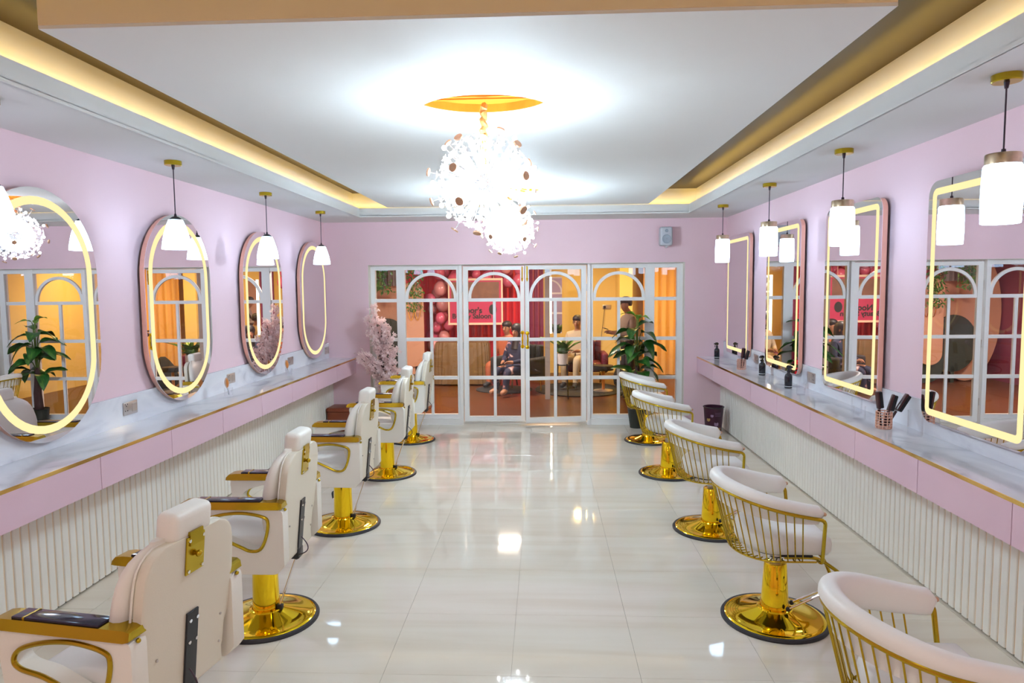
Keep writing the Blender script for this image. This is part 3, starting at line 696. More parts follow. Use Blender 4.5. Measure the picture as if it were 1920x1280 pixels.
def tub_chair(label):
    t_ = thing('wire_tub_chair', label, 'chair', (0, 0, 0), 0, 'gold wire tub chairs along the right wall')
    chair_base(t_, 0.072, 0.058, 0.315)
    obj('piston', MB().lathe([(0, 0.30), (0.03, 0.30), (0.03, 0.345), (0.022, 0.35), (0.022, 0.412), (0, 0.412)], 20), 'steel', t_)
    def plan(u, hwid, back, front):
        """u 0..1 from right arm end round the back to the left arm end"""
        arm = front+0.06; arc = PI*0.5*(hwid+back-0.06)
        tot = 2*arm+arc; s = u*tot
        if s < arm: return (front-s, -hwid)
        if s > tot-arm: return (front-(tot-s), hwid)
        a = (s-arm)/arc*PI
        return (-0.06-(back-0.06)*math.sin(a), -hwid*math.cos(a))
    def ztop(u): 
        k = math.sin(PI*u)
        return 0.648+0.102*k**1.4
    N = 40
    top = [(*plan(i/N, 0.288, 0.335, 0.118), ztop(i/N)) for i in range(N+1)]
    bot = [(*plan(i/N, 0.232, 0.245, 0.125), 0.408) for i in range(N+1)]
    # thick tube: rail plus the two front uprights
    f0 = [(0.155, -0.236, 0.405)]; f1 = [(0.155, 0.236, 0.405)]
    fr = round_path([(0.145, -0.20, 0.402), (0.150, -0.240, 0.405), (0.142, -0.286, 0.640), top[1]], 0.035, 5)[:-1]+[Vector(p) for p in top[2:-2]]+round_path([top[-2], (0.142, 0.286, 0.640), (0.150, 0.238, 0.405), (0.145, 0.20, 0.402)], 0.035, 5)[1:]
    obj('frame', MB().tube(fr, 0.0095, 10), 'brass', t_)
    obj('bottom_ring', MB().tube(bot, 0.005, 8), 'brass', t_)
    n_rod = 27
    for k in range(1, n_rod):
        u = 0.035+(0.93)*k/n_rod
        a = Vector((*plan(u, 0.288, 0.335, 0.118), ztop(u)-0.004)); b = Vector((*plan(u, 0.238, 0.252, 0.128), 0.415))
        inn = Vector((*plan(u, 0.165, 0.175, 0.115), 0.398))
        pts = [a, a.lerp(b, 0.5), a.lerp(b, 0.85)]+bez(a.lerp(b, 0.9), b+Vector((0, 0, -0.025)), inn, 6)
        obj('rod', MB().tube(pts, 0.0035, 6), 'brass', t_)
    # seat pan, cushion
    def dshape(hwid, back, front, n=40):
        o = [plan(i/n, hwid, back, front) for i in range(n+1)]
        return o
    def ring(h, b, f, z): return [(x, y, z) for x, y in dshape(h, b, f)]
    obj('seat_pan', MB().loft([ring(0.14, 0.15, 0.13, 0.408), ring(0.14, 0.15, 0.13, 0.4265)]), 'blackm', t_, 30)
    obj('seat_cushion', MB().loft([ring(0.185, 0.175, 0.15, 0.427), ring(0.208, 0.200, 0.185, 0.436), ring(0.220, 0.212, 0.20, 0.46), ring(0.222, 0.214, 0.203, 0.50), ring(0.216, 0.208, 0.197, 0.525), ring(0.198, 0.19, 0.175, 0.543), ring(0.15, 0.15, 0.12, 0.551), ring(0.05, 0.09, 0.02, 0.553)]), 'cushion', t_, 60)
    # bolster
    rings = []
    M_ = 44; n = 18
    for i in range(M_+1):
        u = i/M_
        q = 1.0
        e = min(u, 1-u)
        if e < 0.03: q = math.sqrt(max(0.02, 1-(1-e/0.03)**2))
        x, y = plan(u, 0.288, 0.335, 0.142); x2, y2 = plan(min(1, u+0.004), 0.288, 0.335, 0.142); x1, y1 = plan(max(0, u-0.004), 0.288, 0.335, 0.142)
        tx, ty = x2-x1, y2-y1; l = math.hypot(tx, ty); nx, ny = -ty/l, tx/l     # inward or outward
        if nx*(-0.02-x)+ny*(0-y) < 0: nx, ny = -nx, -ny                         # point inwards
        zc = ztop(u)+0.012; k = math.sin(PI*u)
        rg = []
        for j in range(n):
            a = 2*PI*j/n; ca, sa = math.cos(a), math.sin(a)
            hgt = 0.042 if sa > 0 else 0.052+0.055*k        # padding hangs lower inside, deeper at the back
            off = 0.022+0.036*q*math.copysign(abs(ca)**0.8, ca)
            zz = zc+0.006+q*hgt*math.copysign(abs(sa)**0.75, sa)
            if sa < 0 and ca < 0.2: off = max(off, 0.004+0.018*min(1, -sa*2.0))
            rg.append((x+nx*off, y+ny*off, zz))
        rings.append(rg)
    obj('bolster', MB().loft(rings), 'cushion', t_, 60)
    for q in (-1, 1): obj('arm_bolt', MB().sphere((0.143, q*0.270, 0.668), 0.010, 8, 6), 'rosedisc', t_)
    # foot rest
    fr_ = obj('footrest', MB().tube(round_path([(0.0, -0.13, 0.392), (0.17, -0.13, 0.392), (0.30, -0.13, 0.30), (0.36, -0.13, 0.16), (0.36, 0.13, 0.16), (0.30, 0.13, 0.30), (0.17, 0.13, 0.392), (0.0, 0.13, 0.392)], 0.05), 0.0095, 10), 'brass', t_)
    obj('crossbar', MB().box(-0.02, 0.14, -0.145, 0.145, 0.398, 0.410), 'blackm', fr_, 0)
    pump_lever(t_, R(-30), 0.078, 0.088, 0.31, 0.25)
    return t_
n5r = ('nearest the camera, cut off by the frame', 'second from the camera', 'third from the camera', 'fourth from the camera', 'farthest, beside the leafy plant')
TC = [(1.255, 2.19, -2), (1.242, 3.651, 0), (1.235, 5.03, 2), (1.19, 6.55, 6), (1.22, 7.98, 4)]
tc0 = None
for i, (x, y, a) in enumerate(TC):
    lb = 'gold wire tub chair with white padded rim, ' + n5r[i]
    if tc0 is None: tc0 = tub_chair(lb); tc0.location = (x, y, 0); tc0.rotation_euler = (0, 0, R(a))
    else: dup(tc0, (x, y, 0), R(a), lb)

# ================================================================== SMALL THINGS IN THE SALON
def at(px, py, Y):
    d = r_*((px-960)/F_PX)-u_*((py-640)/F_PX)+w_
    k = Y/d.y
    return Vector((d.x*k, Y, CAM_H+d.z*k))
CT = 0.9032
def socket(side, y, label):
    s = 1 if side == 'left' else -1
    xw = (XL+0.02) if side == 'left' else (XR-0.02)
    t_ = thing('wall_socket', label, 'socket', (xw+s*0.0005, y, 1.01), 0, 'sockets in the %s marble strip' % side)
    obj('plate', MB().rbox((s*0.004, 0, 0), (0.008, 0.155, 0.088), 0.003, 2), 'steel', t_)
    obj('rocker', MB().rbox((s*0.008, 0.038*1, 0), (0.006, 0.05, 0.058), 0.002, 1), 'steel', t_)
    for yy, zz in ((-0.05, 0.018), (-0.062, -0.014), (-0.038, -0.014), (-0.062, 0.03), (-0.038, 0.03)):
        obj('pin_hole', MB().box(s*0.0078 if s > 0 else -0.0086, s*0.0086 if s > 0 else -0.0078, yy-0.004, yy+0.004, zz-0.004, zz+0.004), 'dark', t_, 0)
for y, q in ((4.48, 'between the two nearest oval mirrors'), (5.985, 'between the second and third oval mirrors'), (7.44, 'between the two far oval mirrors'), (8.72, 'in the corner by the far wall')):
    socket('left', y, 'steel double wall socket on left, ' + q)
for y, q in ((5.93, 'between the second and third right mirrors'), (7.46, 'between the two far right mirrors')):
    socket('right', y, 'steel double wall socket on right, ' + q)

def spray_bottle(loc, rz, label):
    t_ = thing('spray_bottle', label, 'bottle', loc, rz, 'black spray bottles on the right counter')
    obj('body', MB().lathe([(0, 0), (0.030, 0), (0.032, 0.004), (0.032, 0.10), (0.027, 0.118), (0.014, 0.130), (0.012, 0.140), (0, 0.140)], 28), 'bottle', t_)
    obj('label_band', MB().lathe([(0.0322, 0.014), (0.0325, 0.014), (0.0325, 0.019), (0.0322, 0.019)], 28, cap=False), 'whiteplastic', t_)
    obj('spray_head', MB().lathe([(0, 0.138), (0.0145, 0.138), (0.0145, 0.152), (0.009, 0.158), (0.008, 0.185), (0, 0.187)], 16).prism([(0.038, 0.187), (0.040, 0.176), (0.006, 0.168), (-0.012, 0.166), (-0.020, 0.186), (-0.004, 0.200), (0.012, 0.200)], 'y', -0.009, 0.009), 'bottle', t_)
    obj('trigger', MB().tube([(0.022, 0, 0.174), (0.030, 0, 0.158), (0.026, 0, 0.140)], 0.004, 8), 'bottle', t_)
spray_bottle((2.14, 8.55, CT), R(200), 'black trigger spray bottle at far end of right counter')
spray_bottle((2.185, 6.93, CT), R(215), 'black trigger spray bottle beside the socket, middle of three')
spray_bottle((2.135, 6.05, CT), R(20), 'black trigger spray bottle nearest the camera on right counter')

def basket(loc, label):
    t_ = thing('wire_basket', label, 'basket', loc, 0, 'rose gold baskets on the right counter')
    for k in range(7):
        z = 0.004+0.017*k
        obj('hoop', MB().tube([(0.044*math.cos(2*PI*i/24), 0.044*math.sin(2*PI*i/24), z) for i in range(24)], 0.0032, 6, closed=True), 'rose', t_)
    for k in range(12):
        a = 2*PI*k/12
        obj('stave', MB().tube([(0.045*math.cos(a), 0.045*math.sin(a), 0.003), (0.045*math.cos(a), 0.045*math.sin(a), 0.108)], 0.0034, 6), 'rose', t_)
    obj('basket_base', MB().lathe([(0, 0), (0.043, 0), (0.043, 0.004), (0, 0.004)], 24), 'rose', t_)
def hairbrush(loc, lean, az, label, ln=0.22, wid=0.03):
    """handle stands in the basket, bristle end up"""
    t_ = thing('hair_brush', label, 'brush', loc, 0, 'dark brushes standing in the baskets')
    t_.rotation_euler = (0, R(lean), R(az))
    obj('handle', MB().tube([(0, 0, 0.006), (0, 0, 0.05), (0, 0, ln*0.5)], [0.007, 0.009, 0.008], 10), 'brushw', t_)
    obj('head', MB().rbox((0, 0, ln*0.76), (0.016, wid, ln*0.5), 0.006, 2), 'brushw', t_)
    obj('bristles', MB().rbox((0.017, 0, ln*0.76), (0.020, wid*0.9, ln*0.46), 0.004, 1), 'brushb', t_)
B1 = (2.12, 4.33, CT); B2 = (2.12, 7.42, CT)
basket(B1, 'rose gold wire basket holding dark brushes, nearer the camera')
basket(B2, 'rose gold wire basket near the far end of right counter')
hairbrush((B1[0]-0.012, B1[1]+0.01, CT+0.006), -8, 0, 'dark brown brush leaning left in the nearer basket', 0.225, 0.036)
hairbrush((B1[0]-0.004, B1[1]-0.012, CT+0.006), 13, -10, 'black brush second from left in the nearer basket', 0.215, 0.03)
hairbrush((B1[0]+0.005, B1[1]+0.018, CT+0.006), 22, 20, 'black brush third from left in the nearer basket', 0.21, 0.03)
hairbrush((B1[0]+0.006, B1[1]-0.008, CT+0.006), 31, 0, 'dark maroon brush leaning far right in the nearer basket', 0.245, 0.036)
hairbrush((B2[0]-0.008, B2[1], CT+0.006), 6, 10, 'brown brush upright in the farther basket', 0.225, 0.036)
hairbrush((B2[0]+0.012, B2[1]+0.012, CT+0.006), 14, -10, 'black brush leaning right in the farther basket', 0.205, 0.044)

def cup(loc, label, r=0.035, h=0.10, grp='clear acrylic holders on the counters'):
    o = obj('clear_cup', MB().lathe([(0, 0.001), (r*0.94, 0.001), (r, 0.006), (r, h), (r-0.003, h), (r-0.003, 0.008), (0, 0.007)], 28, loc), 'clear', None, 60)
    tag(o, label, 'cup', grp)
cup((2.10, 4.62, CT), 'clear acrylic cup left of the nearer brush basket', 0.04, 0.09)
cup((2.19, 4.86, CT), 'clear acrylic cup behind the nearer basket, by second right mirror', 0.035, 0.11)
cup((2.20, 4.12, CT), 'tall clear acrylic cup right of the nearer brush basket', 0.042, 0.15)
cup((2.10, 5.66, CT), 'clear acrylic cup past the nearest spray bottle', 0.036, 0.09)
def orange_brush(loc, rz, label):
    t_ = thing('paddle_brush', label, 'brush', loc, 0, 'orange paddle brushes on the left counter')
    t_.rotation_euler = (0, 0, rz)
    cp = obj('stand', MB().lathe([(0, 0.0005), (0.032, 0.0005), (0.035, 0.01), (0.036, 0.075), (0.033, 0.075), (0.031, 0.012), (0, 0.008)], 24), 'clear', t_, 60)
    mm = Matrix.Translation((0, 0.0, 0.03)) @ Matrix.Rotation(R(24), 4, 'X')
    obj('handle', MB().tube([(0, 0, -0.012), (0, 0, 0.06)], 0.006, 8).xform(mm), 'whiteplastic', t_)
    obj('head', MB().sphere((0, 0, 0.10), 0.042, 18, 12, (0.35, 0.66, 1.05)).xform(mm), 'orangeb', t_, 60)
    obj('rim', MB().tube([(0.0, 0.030*math.cos(a*PI/12), 0.10+0.046*math.sin(a*PI/12)) for a in range(24)], 0.004, 6, closed=True).xform(mm), 'frm', t_, 60)
orange_brush((-2.66, 5.62, CT), R(8), 'orange wooden paddle brush in clear stand by second oval mirror')
orange_brush((-2.67, 7.02, CT), R(-5), 'orange wooden paddle brush in clear stand by third oval mirror')

# speaker on the far wall
t_ = thing('wall_speaker', 'small grey loudspeaker mounted on the pink far wall', 'speaker', (1.53, YF, 2.42))
obj('cabinet', MB().rbox((0, -0.10, 0), (0.155, 0.13, 0.235), 0.025, 4), 'greyplastic', t_)
obj('woofer', MB().lathe([(0, 0), (0.056, 0), (0.052, 0.006), (0.02, -0.002), (0, 0.004)], 28).xform(Matrix.Translation((0, -0.166, -0.035)) @ Matrix.Rotation(R(90), 4, 'X')), 'greydark', t_)
obj('tweeter', MB().lathe([(0, 0), (0.02, 0), (0.016, 0.006), (0, 0.004)], 20).xform(Matrix.Translation((0, -0.166, 0.068)) @ Matrix.Rotation(R(90), 4, 'X')), 'greydark', t_)
obj('bracket', MB().rbox((0.02, -0.035, -0.11), (0.03, 0.07, 0.05), 0.006, 2), 'whiteplastic', t_)

# waste bin, leather cube
t_ = thing('waste_bin', 'dark plum waste bin with printed flowers under right counter', 'bin', (2.06, 8.35, 0))
obj('bucket', MB().lathe([(0, 0), (0.093, 0), (0.118, 0.33), (0.122, 0.335), (0.118, 0.342), (0.110, 0.335), (0.088, 0.01), (0, 0.01)], 40), 'binm', t_)
obj('rim', MB().tube([(0.121*math.cos(2*PI*i/40), 0.121*math.sin(2*PI*i/40), 0.336) for i in range(40)], 0.006, 8, closed=True), 'pot', t_)
for az, z, rr, m_ in ((-112, 0.24, 0.018, 'lilac'), (-135, 0.19, 0.022, 'mustard'), (-85, 0.14, 0.026, 'lilac'), (-60, 0.08, 0.018, 'mustard')):
    a = R(az); rad = 0.093+0.025*z/0.33+0.0006
    d = MB()
    for k in range(6):
        q = k*PI/3; d.lathe([(0, 0), (rr*0.5, 0), (rr*0.5, 0.0008), (0, 0.0008)], 10, (rr*0.55*math.cos(q), rr*0.55*math.sin(q), 0))
    obj('printed_flower', d.xform(Matrix.Translation((rad*math.cos(a), rad*math.sin(a), z)) @ Matrix.Rotation(a, 4, 'Z') @ Matrix.Rotation(R(86), 4, 'Y')), m_, t_, 0)
for k in range(3):
    z = 0.275-0.018*k
    obj('printed_line', MB().tube([((0.0935+0.025*z/0.33)*math.cos(R(q)), (0.0935+0.025*z/0.33)*math.sin(R(q)), z) for q in range(-95, -50, 5)], 0.0012, 4), 'lilac', t_, 0)
t_ = thing('leather_cube', 'brown leather box stool under the far end of left counter', 'stool', (-2.585, 8.60, 0))
obj('seat_lid', MB().rbox((0, 0, 0.275), (0.33, 0.33, 0.05), 0.012, 3), 'brownbox', t_)
obj('body', MB().rbox((0, 0, 0.127), (0.31, 0.31, 0.246), 0.01, 2), 'brownbox', t_)

# ------------------------------------------------------------------ leafy plant
def leaf_mesh(L, W, droop, fold=0.25, n=8):
    m = MB(); rows = []
    for i in range(n+1):
        t = i/n; wv = W*(math.sin(PI*t**0.75)**0.8)*(1 if t < 0.97 else 0.3)+0.0008
        x = L*t; z = -droop*L*t*t+0.10*L*math.sin(PI*t)
        wav = 0.012*math.sin(9*t)
        rows.append([(x, -wv, z+fold*wv+wav), (x, -wv*0.5, z+fold*wv*0.35), (x, 0, z), (x, wv*0.5, z+fold*wv*0.35), (x, wv, z+fold*wv-wav)])
    o = 0
    for r in rows: m.v += r
    for i in range(n):
        for j in range(4): a = i*5+j; m.f.append((a, a+1, a+6, a+5))
    # give the blade a thickness
    k = len(m.v); m.v += [(x, y, z-0.0025) for x, y, z in m.v]
    m.f += [tuple(i+k for i in f[::-1]) for f in list(m.f)]
    bd = [i*5 for i in range(n+1)]+[n*5+1, n*5+2, n*5+3]+[i*5+4 for i in range(n, -1, -1)]+[3, 2, 1]
    for i in range(len(bd)):
        a, b = bd[i], bd[(i+1) % len(bd)]; m.f.append((a, b, b+k, a+k))
    return m
LV = [leaf_mesh(0.30, 0.088, d).mesh('leaf', 'leaf', 60) for d in (0.12, 0.32, 0.6)]
LV2 = [leaf_mesh(0.26, 0.06, d).mesh('leaf', 'leaf2', 60) for d in (0.1, 0.4)]
def leafy_plant(loc, label):
    rnd = random.Random(5)
    t_ = thing('potted_plant', label, 'plant', loc)
    obj('pot', MB().lathe([(0, 0), (0.085, 0), (0.118, 0.24), (0.124, 0.245), (0.118, 0.25), (0.105, 0.235), (0, 0.23)], 32), 'pot', t_)
    obj('trunk', MB().tube([(0, 0, 0.22), (0.01, 0, 0.45), (0, 0.01, 0.68), (0.005, 0, 0.80)], [0.055, 0.048, 0.04, 0.02], 12), 'bark', t_)
    spec = []
    for k in range(7): spec.append((k*360/7+15, 0.74, 0.27, 1))
    for k in range(7): spec.append((k*360/7+40, 0.90, 0.31, 2))
    for k in range(6): spec.append((k*60+10, 1.08, 0.28, 1))
    for k in range(5): spec.append((k*72+25, 1.25, 0.24, 1))
    for k in range(3): spec.append((k*120+60, 1.40, 0.20, 3))
    for az, z, ln, kd in spec:
        az += rnd.uniform(-14, 14); z += rnd.uniform(-0.05, 0.05)
        a = R(az); reach = rnd.uniform(0.02, 0.07)*(1.0 if z < 1.25 else 0.5)
        p0 = (0.008*math.cos(a), 0.008*math.sin(a), 0.66+0.25*(z-0.7)); p2 = (reach*math.cos(a), reach*math.sin(a), z)
        st = obj('stalk', MB().tube(bez(p0, (reach*0.3*math.cos(a), reach*0.3*math.sin(a), z-0.06), p2, 6), 0.005, 6), 'stem', t_)
        me = LV2[rnd.randrange(2)] if kd == 3 else LV[rnd.randrange(3)]
        o = link('leaf', me, t_, p2)
        s = ln/0.30*rnd.uniform(0.85, 1.15)
        o.scale = (s, s*rnd.uniform(0.9, 1.2), s); o.rotation_euler = (rnd.uniform(-0.35, 0.35), R(rnd.uniform(-25, 15)) if kd != 3 else R(rnd.uniform(-35, -5)), a)
leafy_plant((1.185, 8.74, 0), 'tall green broad leaved plant in black pot by glazed partition')

# ------------------------------------------------------------------ blossom tree
def blossom_tree(loc, label):
    rnd = random.Random(11)
    t_ = thing('blossom_tree', label, 'plant', loc)
    obj('pot', MB().lathe([(0, 0), (0.10, 0), (0.12, 0.20), (0.115, 0.205), (0.105, 0.19), (0, 0.185)], 28), 'pot', t_)
    obj('trunk', MB().tube([(0, 0, 0.18), (0.02, 0, 0.5), (-0.01, 0, 0.8), (-0.02, 0, 0.95)], [0.05, 0.045, 0.035, 0.022], 10), 'bark', t_)
    tips = [(-0.10, -0.02, 1.55), (-0.16, -0.05, 1.42), (0.02, -0.06, 1.38), (0.10, 0.0, 1.22), (0.17, -0.05, 1.05), (0.16, -0.08, 0.85), (-0.20, -0.12, 0.98), (-0.10, -0.14, 0.86), (0.12, -0.12, 0.70), (0.19, -0.03, 0.78), (-0.03, -0.1, 1.15), (0.05, 0.08, 1.30), (-0.24, -0.12, 0.93), (0.07, -0.1, 0.62)]
    bl = MB(); bl.v = []; 
    def flower(p, r):
        nrm = Vector((rnd.uniform(-1, 1), rnd.uniform(-1, 0.4), rnd.uniform(-0.5, 1))).normalized()
        q = nrm.to_track_quat('Z', 'Y')
        for k in range(5):
            a = 2*PI*k/5+rnd.random()*0.3
            c = len(bl.v)
            pts = [(0, 0, 0), (r*0.6*math.cos(a-0.5), r*0.6*math.sin(a-0.5), r*0.35), (r*math.cos(a), r*math.sin(a), r*0.45), (r*0.6*math.cos(a+0.5), r*0.6*math.sin(a+0.5), r*0.35)]
            bl.v += [tuple(Vector(p)+q @ Vector(x)) for x in pts]
            bl.f.append((c, c+1, c+2, c+3))
    for tp in tips:
        z0 = min(0.95, max(0.5, tp[2]-0.35))
        mid = (tp[0]*0.4+rnd.uniform(-0.04, 0.04), tp[1]*0.4, (z0+tp[2])/2+0.05)
        path = bez((0, 0, z0), mid, tp, 10)
        obj('branch', MB().tube(path, [0.010-0.0007*i for i in range(11)], 6), 'bark', t_)
        for i in range(2, 11):
            for _ in range(12):
                p = path[i]+Vector((rnd.gauss(0, 0.032), rnd.gauss(0, 0.032), rnd.gauss(0, 0.032)))
                flower(p, rnd.uniform(0.024, 0.040))
    o = obj('blossoms', bl, 'blossom', t_, 0); o['kind'] = 'stuff'
blossom_tree((-2.05, 8.58, 0), 'pale pink artificial blossom tree beside left end of partition')

# ================================================================== THE ROOM BEHIND THE GLASS
BXL, BXR, BYB, BZ = -3.9, 3.3, 14.4, 2.65
struct('back_room_floor', MB().box(BXL, BXR, 9.06, BYB, -0.05, 0.0), 'bfloor')
struct('back_room_ceiling', MB().box(BXL, BXR, YF+0.2, BYB, BZ, BZ+0.05), 'bceil')
struct('back_room_wall_far', MB().box(BXL, BXR, BYB, BYB+0.1, 0, BZ), 'bwall')
struct('back_room_wall_left', MB().box(BXL-0.1, BXL, YF+0.2, BYB, 0, BZ), 'plum')
struct('back_room_wall_right', MB().box(BXR, BXR+0.1, YF+0.2, BYB, 0, BZ), 'bwall')
struct('back_room_wall_near', MB().box(BXL, XL, YF+0.12, YF+0.2, 0, BZ).box(XR, BXR, YF+0.12, YF+0.2, 0, BZ), 'bwall')
struct('back_room_divider', MB().box(0.02, 0.10, 10.95, 11.25, 0, BZ), 'greywall')
struct('back_room_pier', MB().box(1.50, 1.75, 13.6, BYB, 0, BZ), 'bwall')
for i, (x, y, z, p, c) in enumerate(FAR):
    o = obj('flush_lamp', MB().lathe([(0, 0), (0.25, 0), (0.25, -0.03), (0.22, -0.045), (0, -0.045)], 28, (x, y, BZ)), emit_mat('back_lamp_%d' % i, c, 1.3))
    tag(o, ['warm ceiling lamp over the maroon armchair', 'warm ceiling lamp by the amber curtain', 'ceiling lamp over the seated woman', 'ceiling lamp over the peach boards'][i], 'lamp', 'ceiling lamps of the back room')
def curtain(x0, x1, y, z0, z1, m_, label, pitch=0.11, amp=0.03, along='x', cat='curtain'):
    n = int((x1-x0)/pitch*8); a = []; b = []
    mb = MB()
    for i in range(n+1):
        x = x0+(x1-x0)*i/n; yy = y+amp*math.sin(2*PI*(x-x0)/pitch)+amp*0.4*math.sin(5.1*x)
        for dz in (z0, z1):
            mb.v.append((x, yy, dz) if along == 'x' else (yy, x, dz))
    for i in range(n): mb.f.append((2*i, 2*i+2, 2*i+3, 2*i+1))
    k = len(mb.v); off = 0.006
    mb.v += [(p[0], p[1]+off, p[2]) if along == 'x' else (p[0]+off, p[1], p[2]) for p in mb.v]
    mb.f += [tuple(i+k for i in f[::-1]) for f in list(mb.f)]
    return tag(obj('curtain', mb, m_, None, 60), label, cat)
curtain(-3.3, -0.30, 13.75, 0.02, 2.6, 'red', 'glossy red satin curtain backdrop behind the balloons', 0.13, 0.035)
curtain(-0.28, 0.0, 13.2, 0.02, 2.6, 'plum', 'dark plum curtain beside the white divider', 0.1, 0.025)
curtain(2.0, 3.0, 13.9, 0.02, 2.6, 'orcurt', 'amber curtain at the right of the back room', 0.16, 0.035)
# peach and green boards
def oval(cx, cz, a, b, n=40): return [(cx+a*math.cos(2*PI*i/n), cz+b*math.sin(2*PI*i/n)) for i in range(n)]
tag(obj('photo_board', MB().prism(oval(-3.28, 1.26, 0.60, 1.25), 'y', 12.95, 13.0), 'peach', None, 0), 'wide peach rounded photo board at far left behind glass', 'board', 'decor boards')
tag(obj('oval_photo_board', MB().prism(stadium(0.21, 0.78), 'y', 12.55, 12.59).box(-0.03, 0.03, 12.59, 12.61, -1.13, 0.4).xform(Matrix.Translation((-2.42, 0, 1.13))), 'peach', None, 0), 'narrow upright peach oval board with gold chains', 'board', 'decor boards')
tag(obj('dark_photo_board', MB().prism(oval(-2.95, 0.72, 0.42, 0.52), 'y', 12.78, 12.82).box(-2.98, -2.92, 12.78, 12.82, 0, 0.3), 'dgreen', None, 0), 'dark green rounded board between the peach boards', 'board', 'decor boards')
tag(obj('round_photo_board', MB().prism(oval(-2.42, 0.32, 0.30, 0.31), 'y', 12.66, 12.70), 'dgreen', None, 0), 'low dark green round board under narrow peach oval', 'board', 'decor boards')
t_ = thing('gold_chain', 'thin gold chains looped on narrow peach board', 'chain', (-2.42, 12.549, 1.55))
for k, (a, b) in enumerate(((-0.12, 0.08), (0.0, 0.2))):
    obj('loop', MB().tube([(a+(b-a)*i/12, -0.006, 0.2-0.6*math.sin(PI*i/12)*0.9) for i in range(13)], 0.007, 6), 'goldtrim', t_)
# hanging greenery
rnd = random.Random(3)
def greenery(p, n, sp, ln, label):
    t_ = thing('hanging_vine', label, 'plant', p)
    obj('vine_stem', MB().tube([(0, 0, BZ-p[2]), (0, 0, -ln)], 0.008, 6), 'stem', t_)
    mb = MB()
    for i in range(n):
        c = Vector((rnd.gauss(0, sp), rnd.gauss(0, 0.06), -ln*rnd.random())); d = Vector((rnd.uniform(-1, 1), rnd.uniform(-1, 1), rnd.uniform(-1.2, 0))).normalized(); s_ = d.orthogonal().normalized()
        b = len(mb.v); mb.v += [tuple(c), tuple(c+d*0.04+s_*0.016), tuple(c+d*0.08), tuple(c+d*0.04-s_*0.016)]; mb.f.append((b, b+1, b+2, b+3))
    o = obj('foliage', mb, 'leaf', t_, 0); o['kind'] = 'stuff'
greenery((-2.95, 12.3, 2.35), 260, 0.10, 0.62, 'green hanging vine at far left of the back room')
greenery((-2.35, 12.3, 2.35), 260, 0.09, 0.95, 'dark hanging vine above the narrow peach board')
curtain(-3.15, -2.72, 12.8, 1.85, 2.62, mat('grey_swag', (0.22, 0.19, 0.19), 0.5), 'grey gathered swag at far left ceiling', 0.09, 0.03, cat='swag')
# balloons
bal = [MB().sphere((0, 0, 0), 1.0, 16, 12, (1, 1, 1.12)).lathe([(0, -1.12), (0.10, -1.20), (0.0, -1.18)], 8).mesh('balloon', m_, 60) for m_ in ('pinkb', 'pinkb2')]
k = 0
spots = []
for i in range(17): spots.append((-2.02+rnd.uniform(-0.14, 0.14), 13.30+rnd.uniform(-0.1, 0.1), 0.30+0.10*i, rnd.uniform(0.09, 0.135)))
for i in range(22): spots.append((-2.0+0.072*i+rnd.uniform(-0.04, 0.04), 13.30+rnd.uniform(-0.1, 0.1), 2.02+0.12*math.sin(PI*i/21)+rnd.uniform(-0.10, 0.10), rnd.uniform(0.08, 0.125)))
spots = [list(q) for q in spots]
for _ in range(140):
    for i in range(len(spots)):
        for j in range(i):
            d = Vector(spots[i][:3])-Vector(spots[j][:3]); need = (spots[i][3]+spots[j][3])*1.11
            if d.length < need:
                d = (d.normalized() if d.length > 1e-4 else Vector((1, 0, 0)))*(need-d.length)*0.5
                for q in range(3):
                    spots[i][q] += d[q]*(0.5 if q == 1 else 1); spots[j][q] -= d[q]*(0.5 if q == 1 else 1)
for q in spots: q[1] = min(13.54, max(13.14, q[1])); q[2] = min(2.48, max(0.16, q[2]))
for i, (x, y, z, rr) in enumerate(spots):
    q = 0 if rnd.random() < 0.62 else 1
    o = link('balloon', bal[q], None, (x, y, z), (rnd.uniform(-0.5, 0.5), rnd.uniform(-0.5, 0.5), 0)); o.scale = (rr,)*3
    tag(o, ('deep pink', 'pale pink')[q]+(' balloon in the upright balloon column left of the sign' if i < 17 else ' balloon in the garland above the sign'), 'balloon', ('deep pink', 'pale pink')[q]+(' column balloons' if i < 17 else ' garland balloons'))
# sign
SX0, SX1, SY = -1.78, -0.80, 12.98
t_ = thing('salon_sign', 'framed pink salon sign with black lettering on red curtain', 'sign', ((SX0+SX1)/2, SY, 1.14))
wS = (SX1-SX0)/2
obj('board', MB().box(-wS, wS, 0, 0.02, 0.0, 0.80), 'signm', t_, 0)
obj('picture', MB().box(-wS+0.03, wS-0.04, -0.002, 0, 0.44, 0.77), 'signtop', t_, 0)
for q in (MB().box(-wS-0.03, wS+0.03, -0.02, 0.02, -0.04, 0.0), MB().box(-wS-0.03, wS+0.03, -0.02, 0.02, 0.80, 0.84), MB().box(-wS-0.03, -wS, -0.02, 0.02, 0, 0.8), MB().box(wS, wS+0.03, -0.02, 0.02, 0, 0.8)):
    obj('sign_frame', q, 'frm', t_, 0)
for q in (-0.35, 0.35): obj('hanging_cord', MB().tube([(q, 0.01, 0.82), (q, 0.01, BZ-1.14)], 0.004, 6), 'frm', t_)
def text(s, loc, size, m_, par, off=0.004):
    c = bpy.data.curves.new('lettering', 'FONT'); c.body = s; c.size = size; c.extrude = 0.001; c.align_x = 'RIGHT'; c.offset = off
    o = bpy.data.objects.new('lettering', c); COL.objects.link(o)
    dg = bpy.context.evaluated_depsgraph_get(); me = bpy.data.meshes.new_from_object(o.evaluated_get(dg)); bpy.data.objects.remove(o)
    me.materials.clear(); me.materials.append(MT[m_])
    return link('lettering', me, par, loc, (R(90), 0, 0))
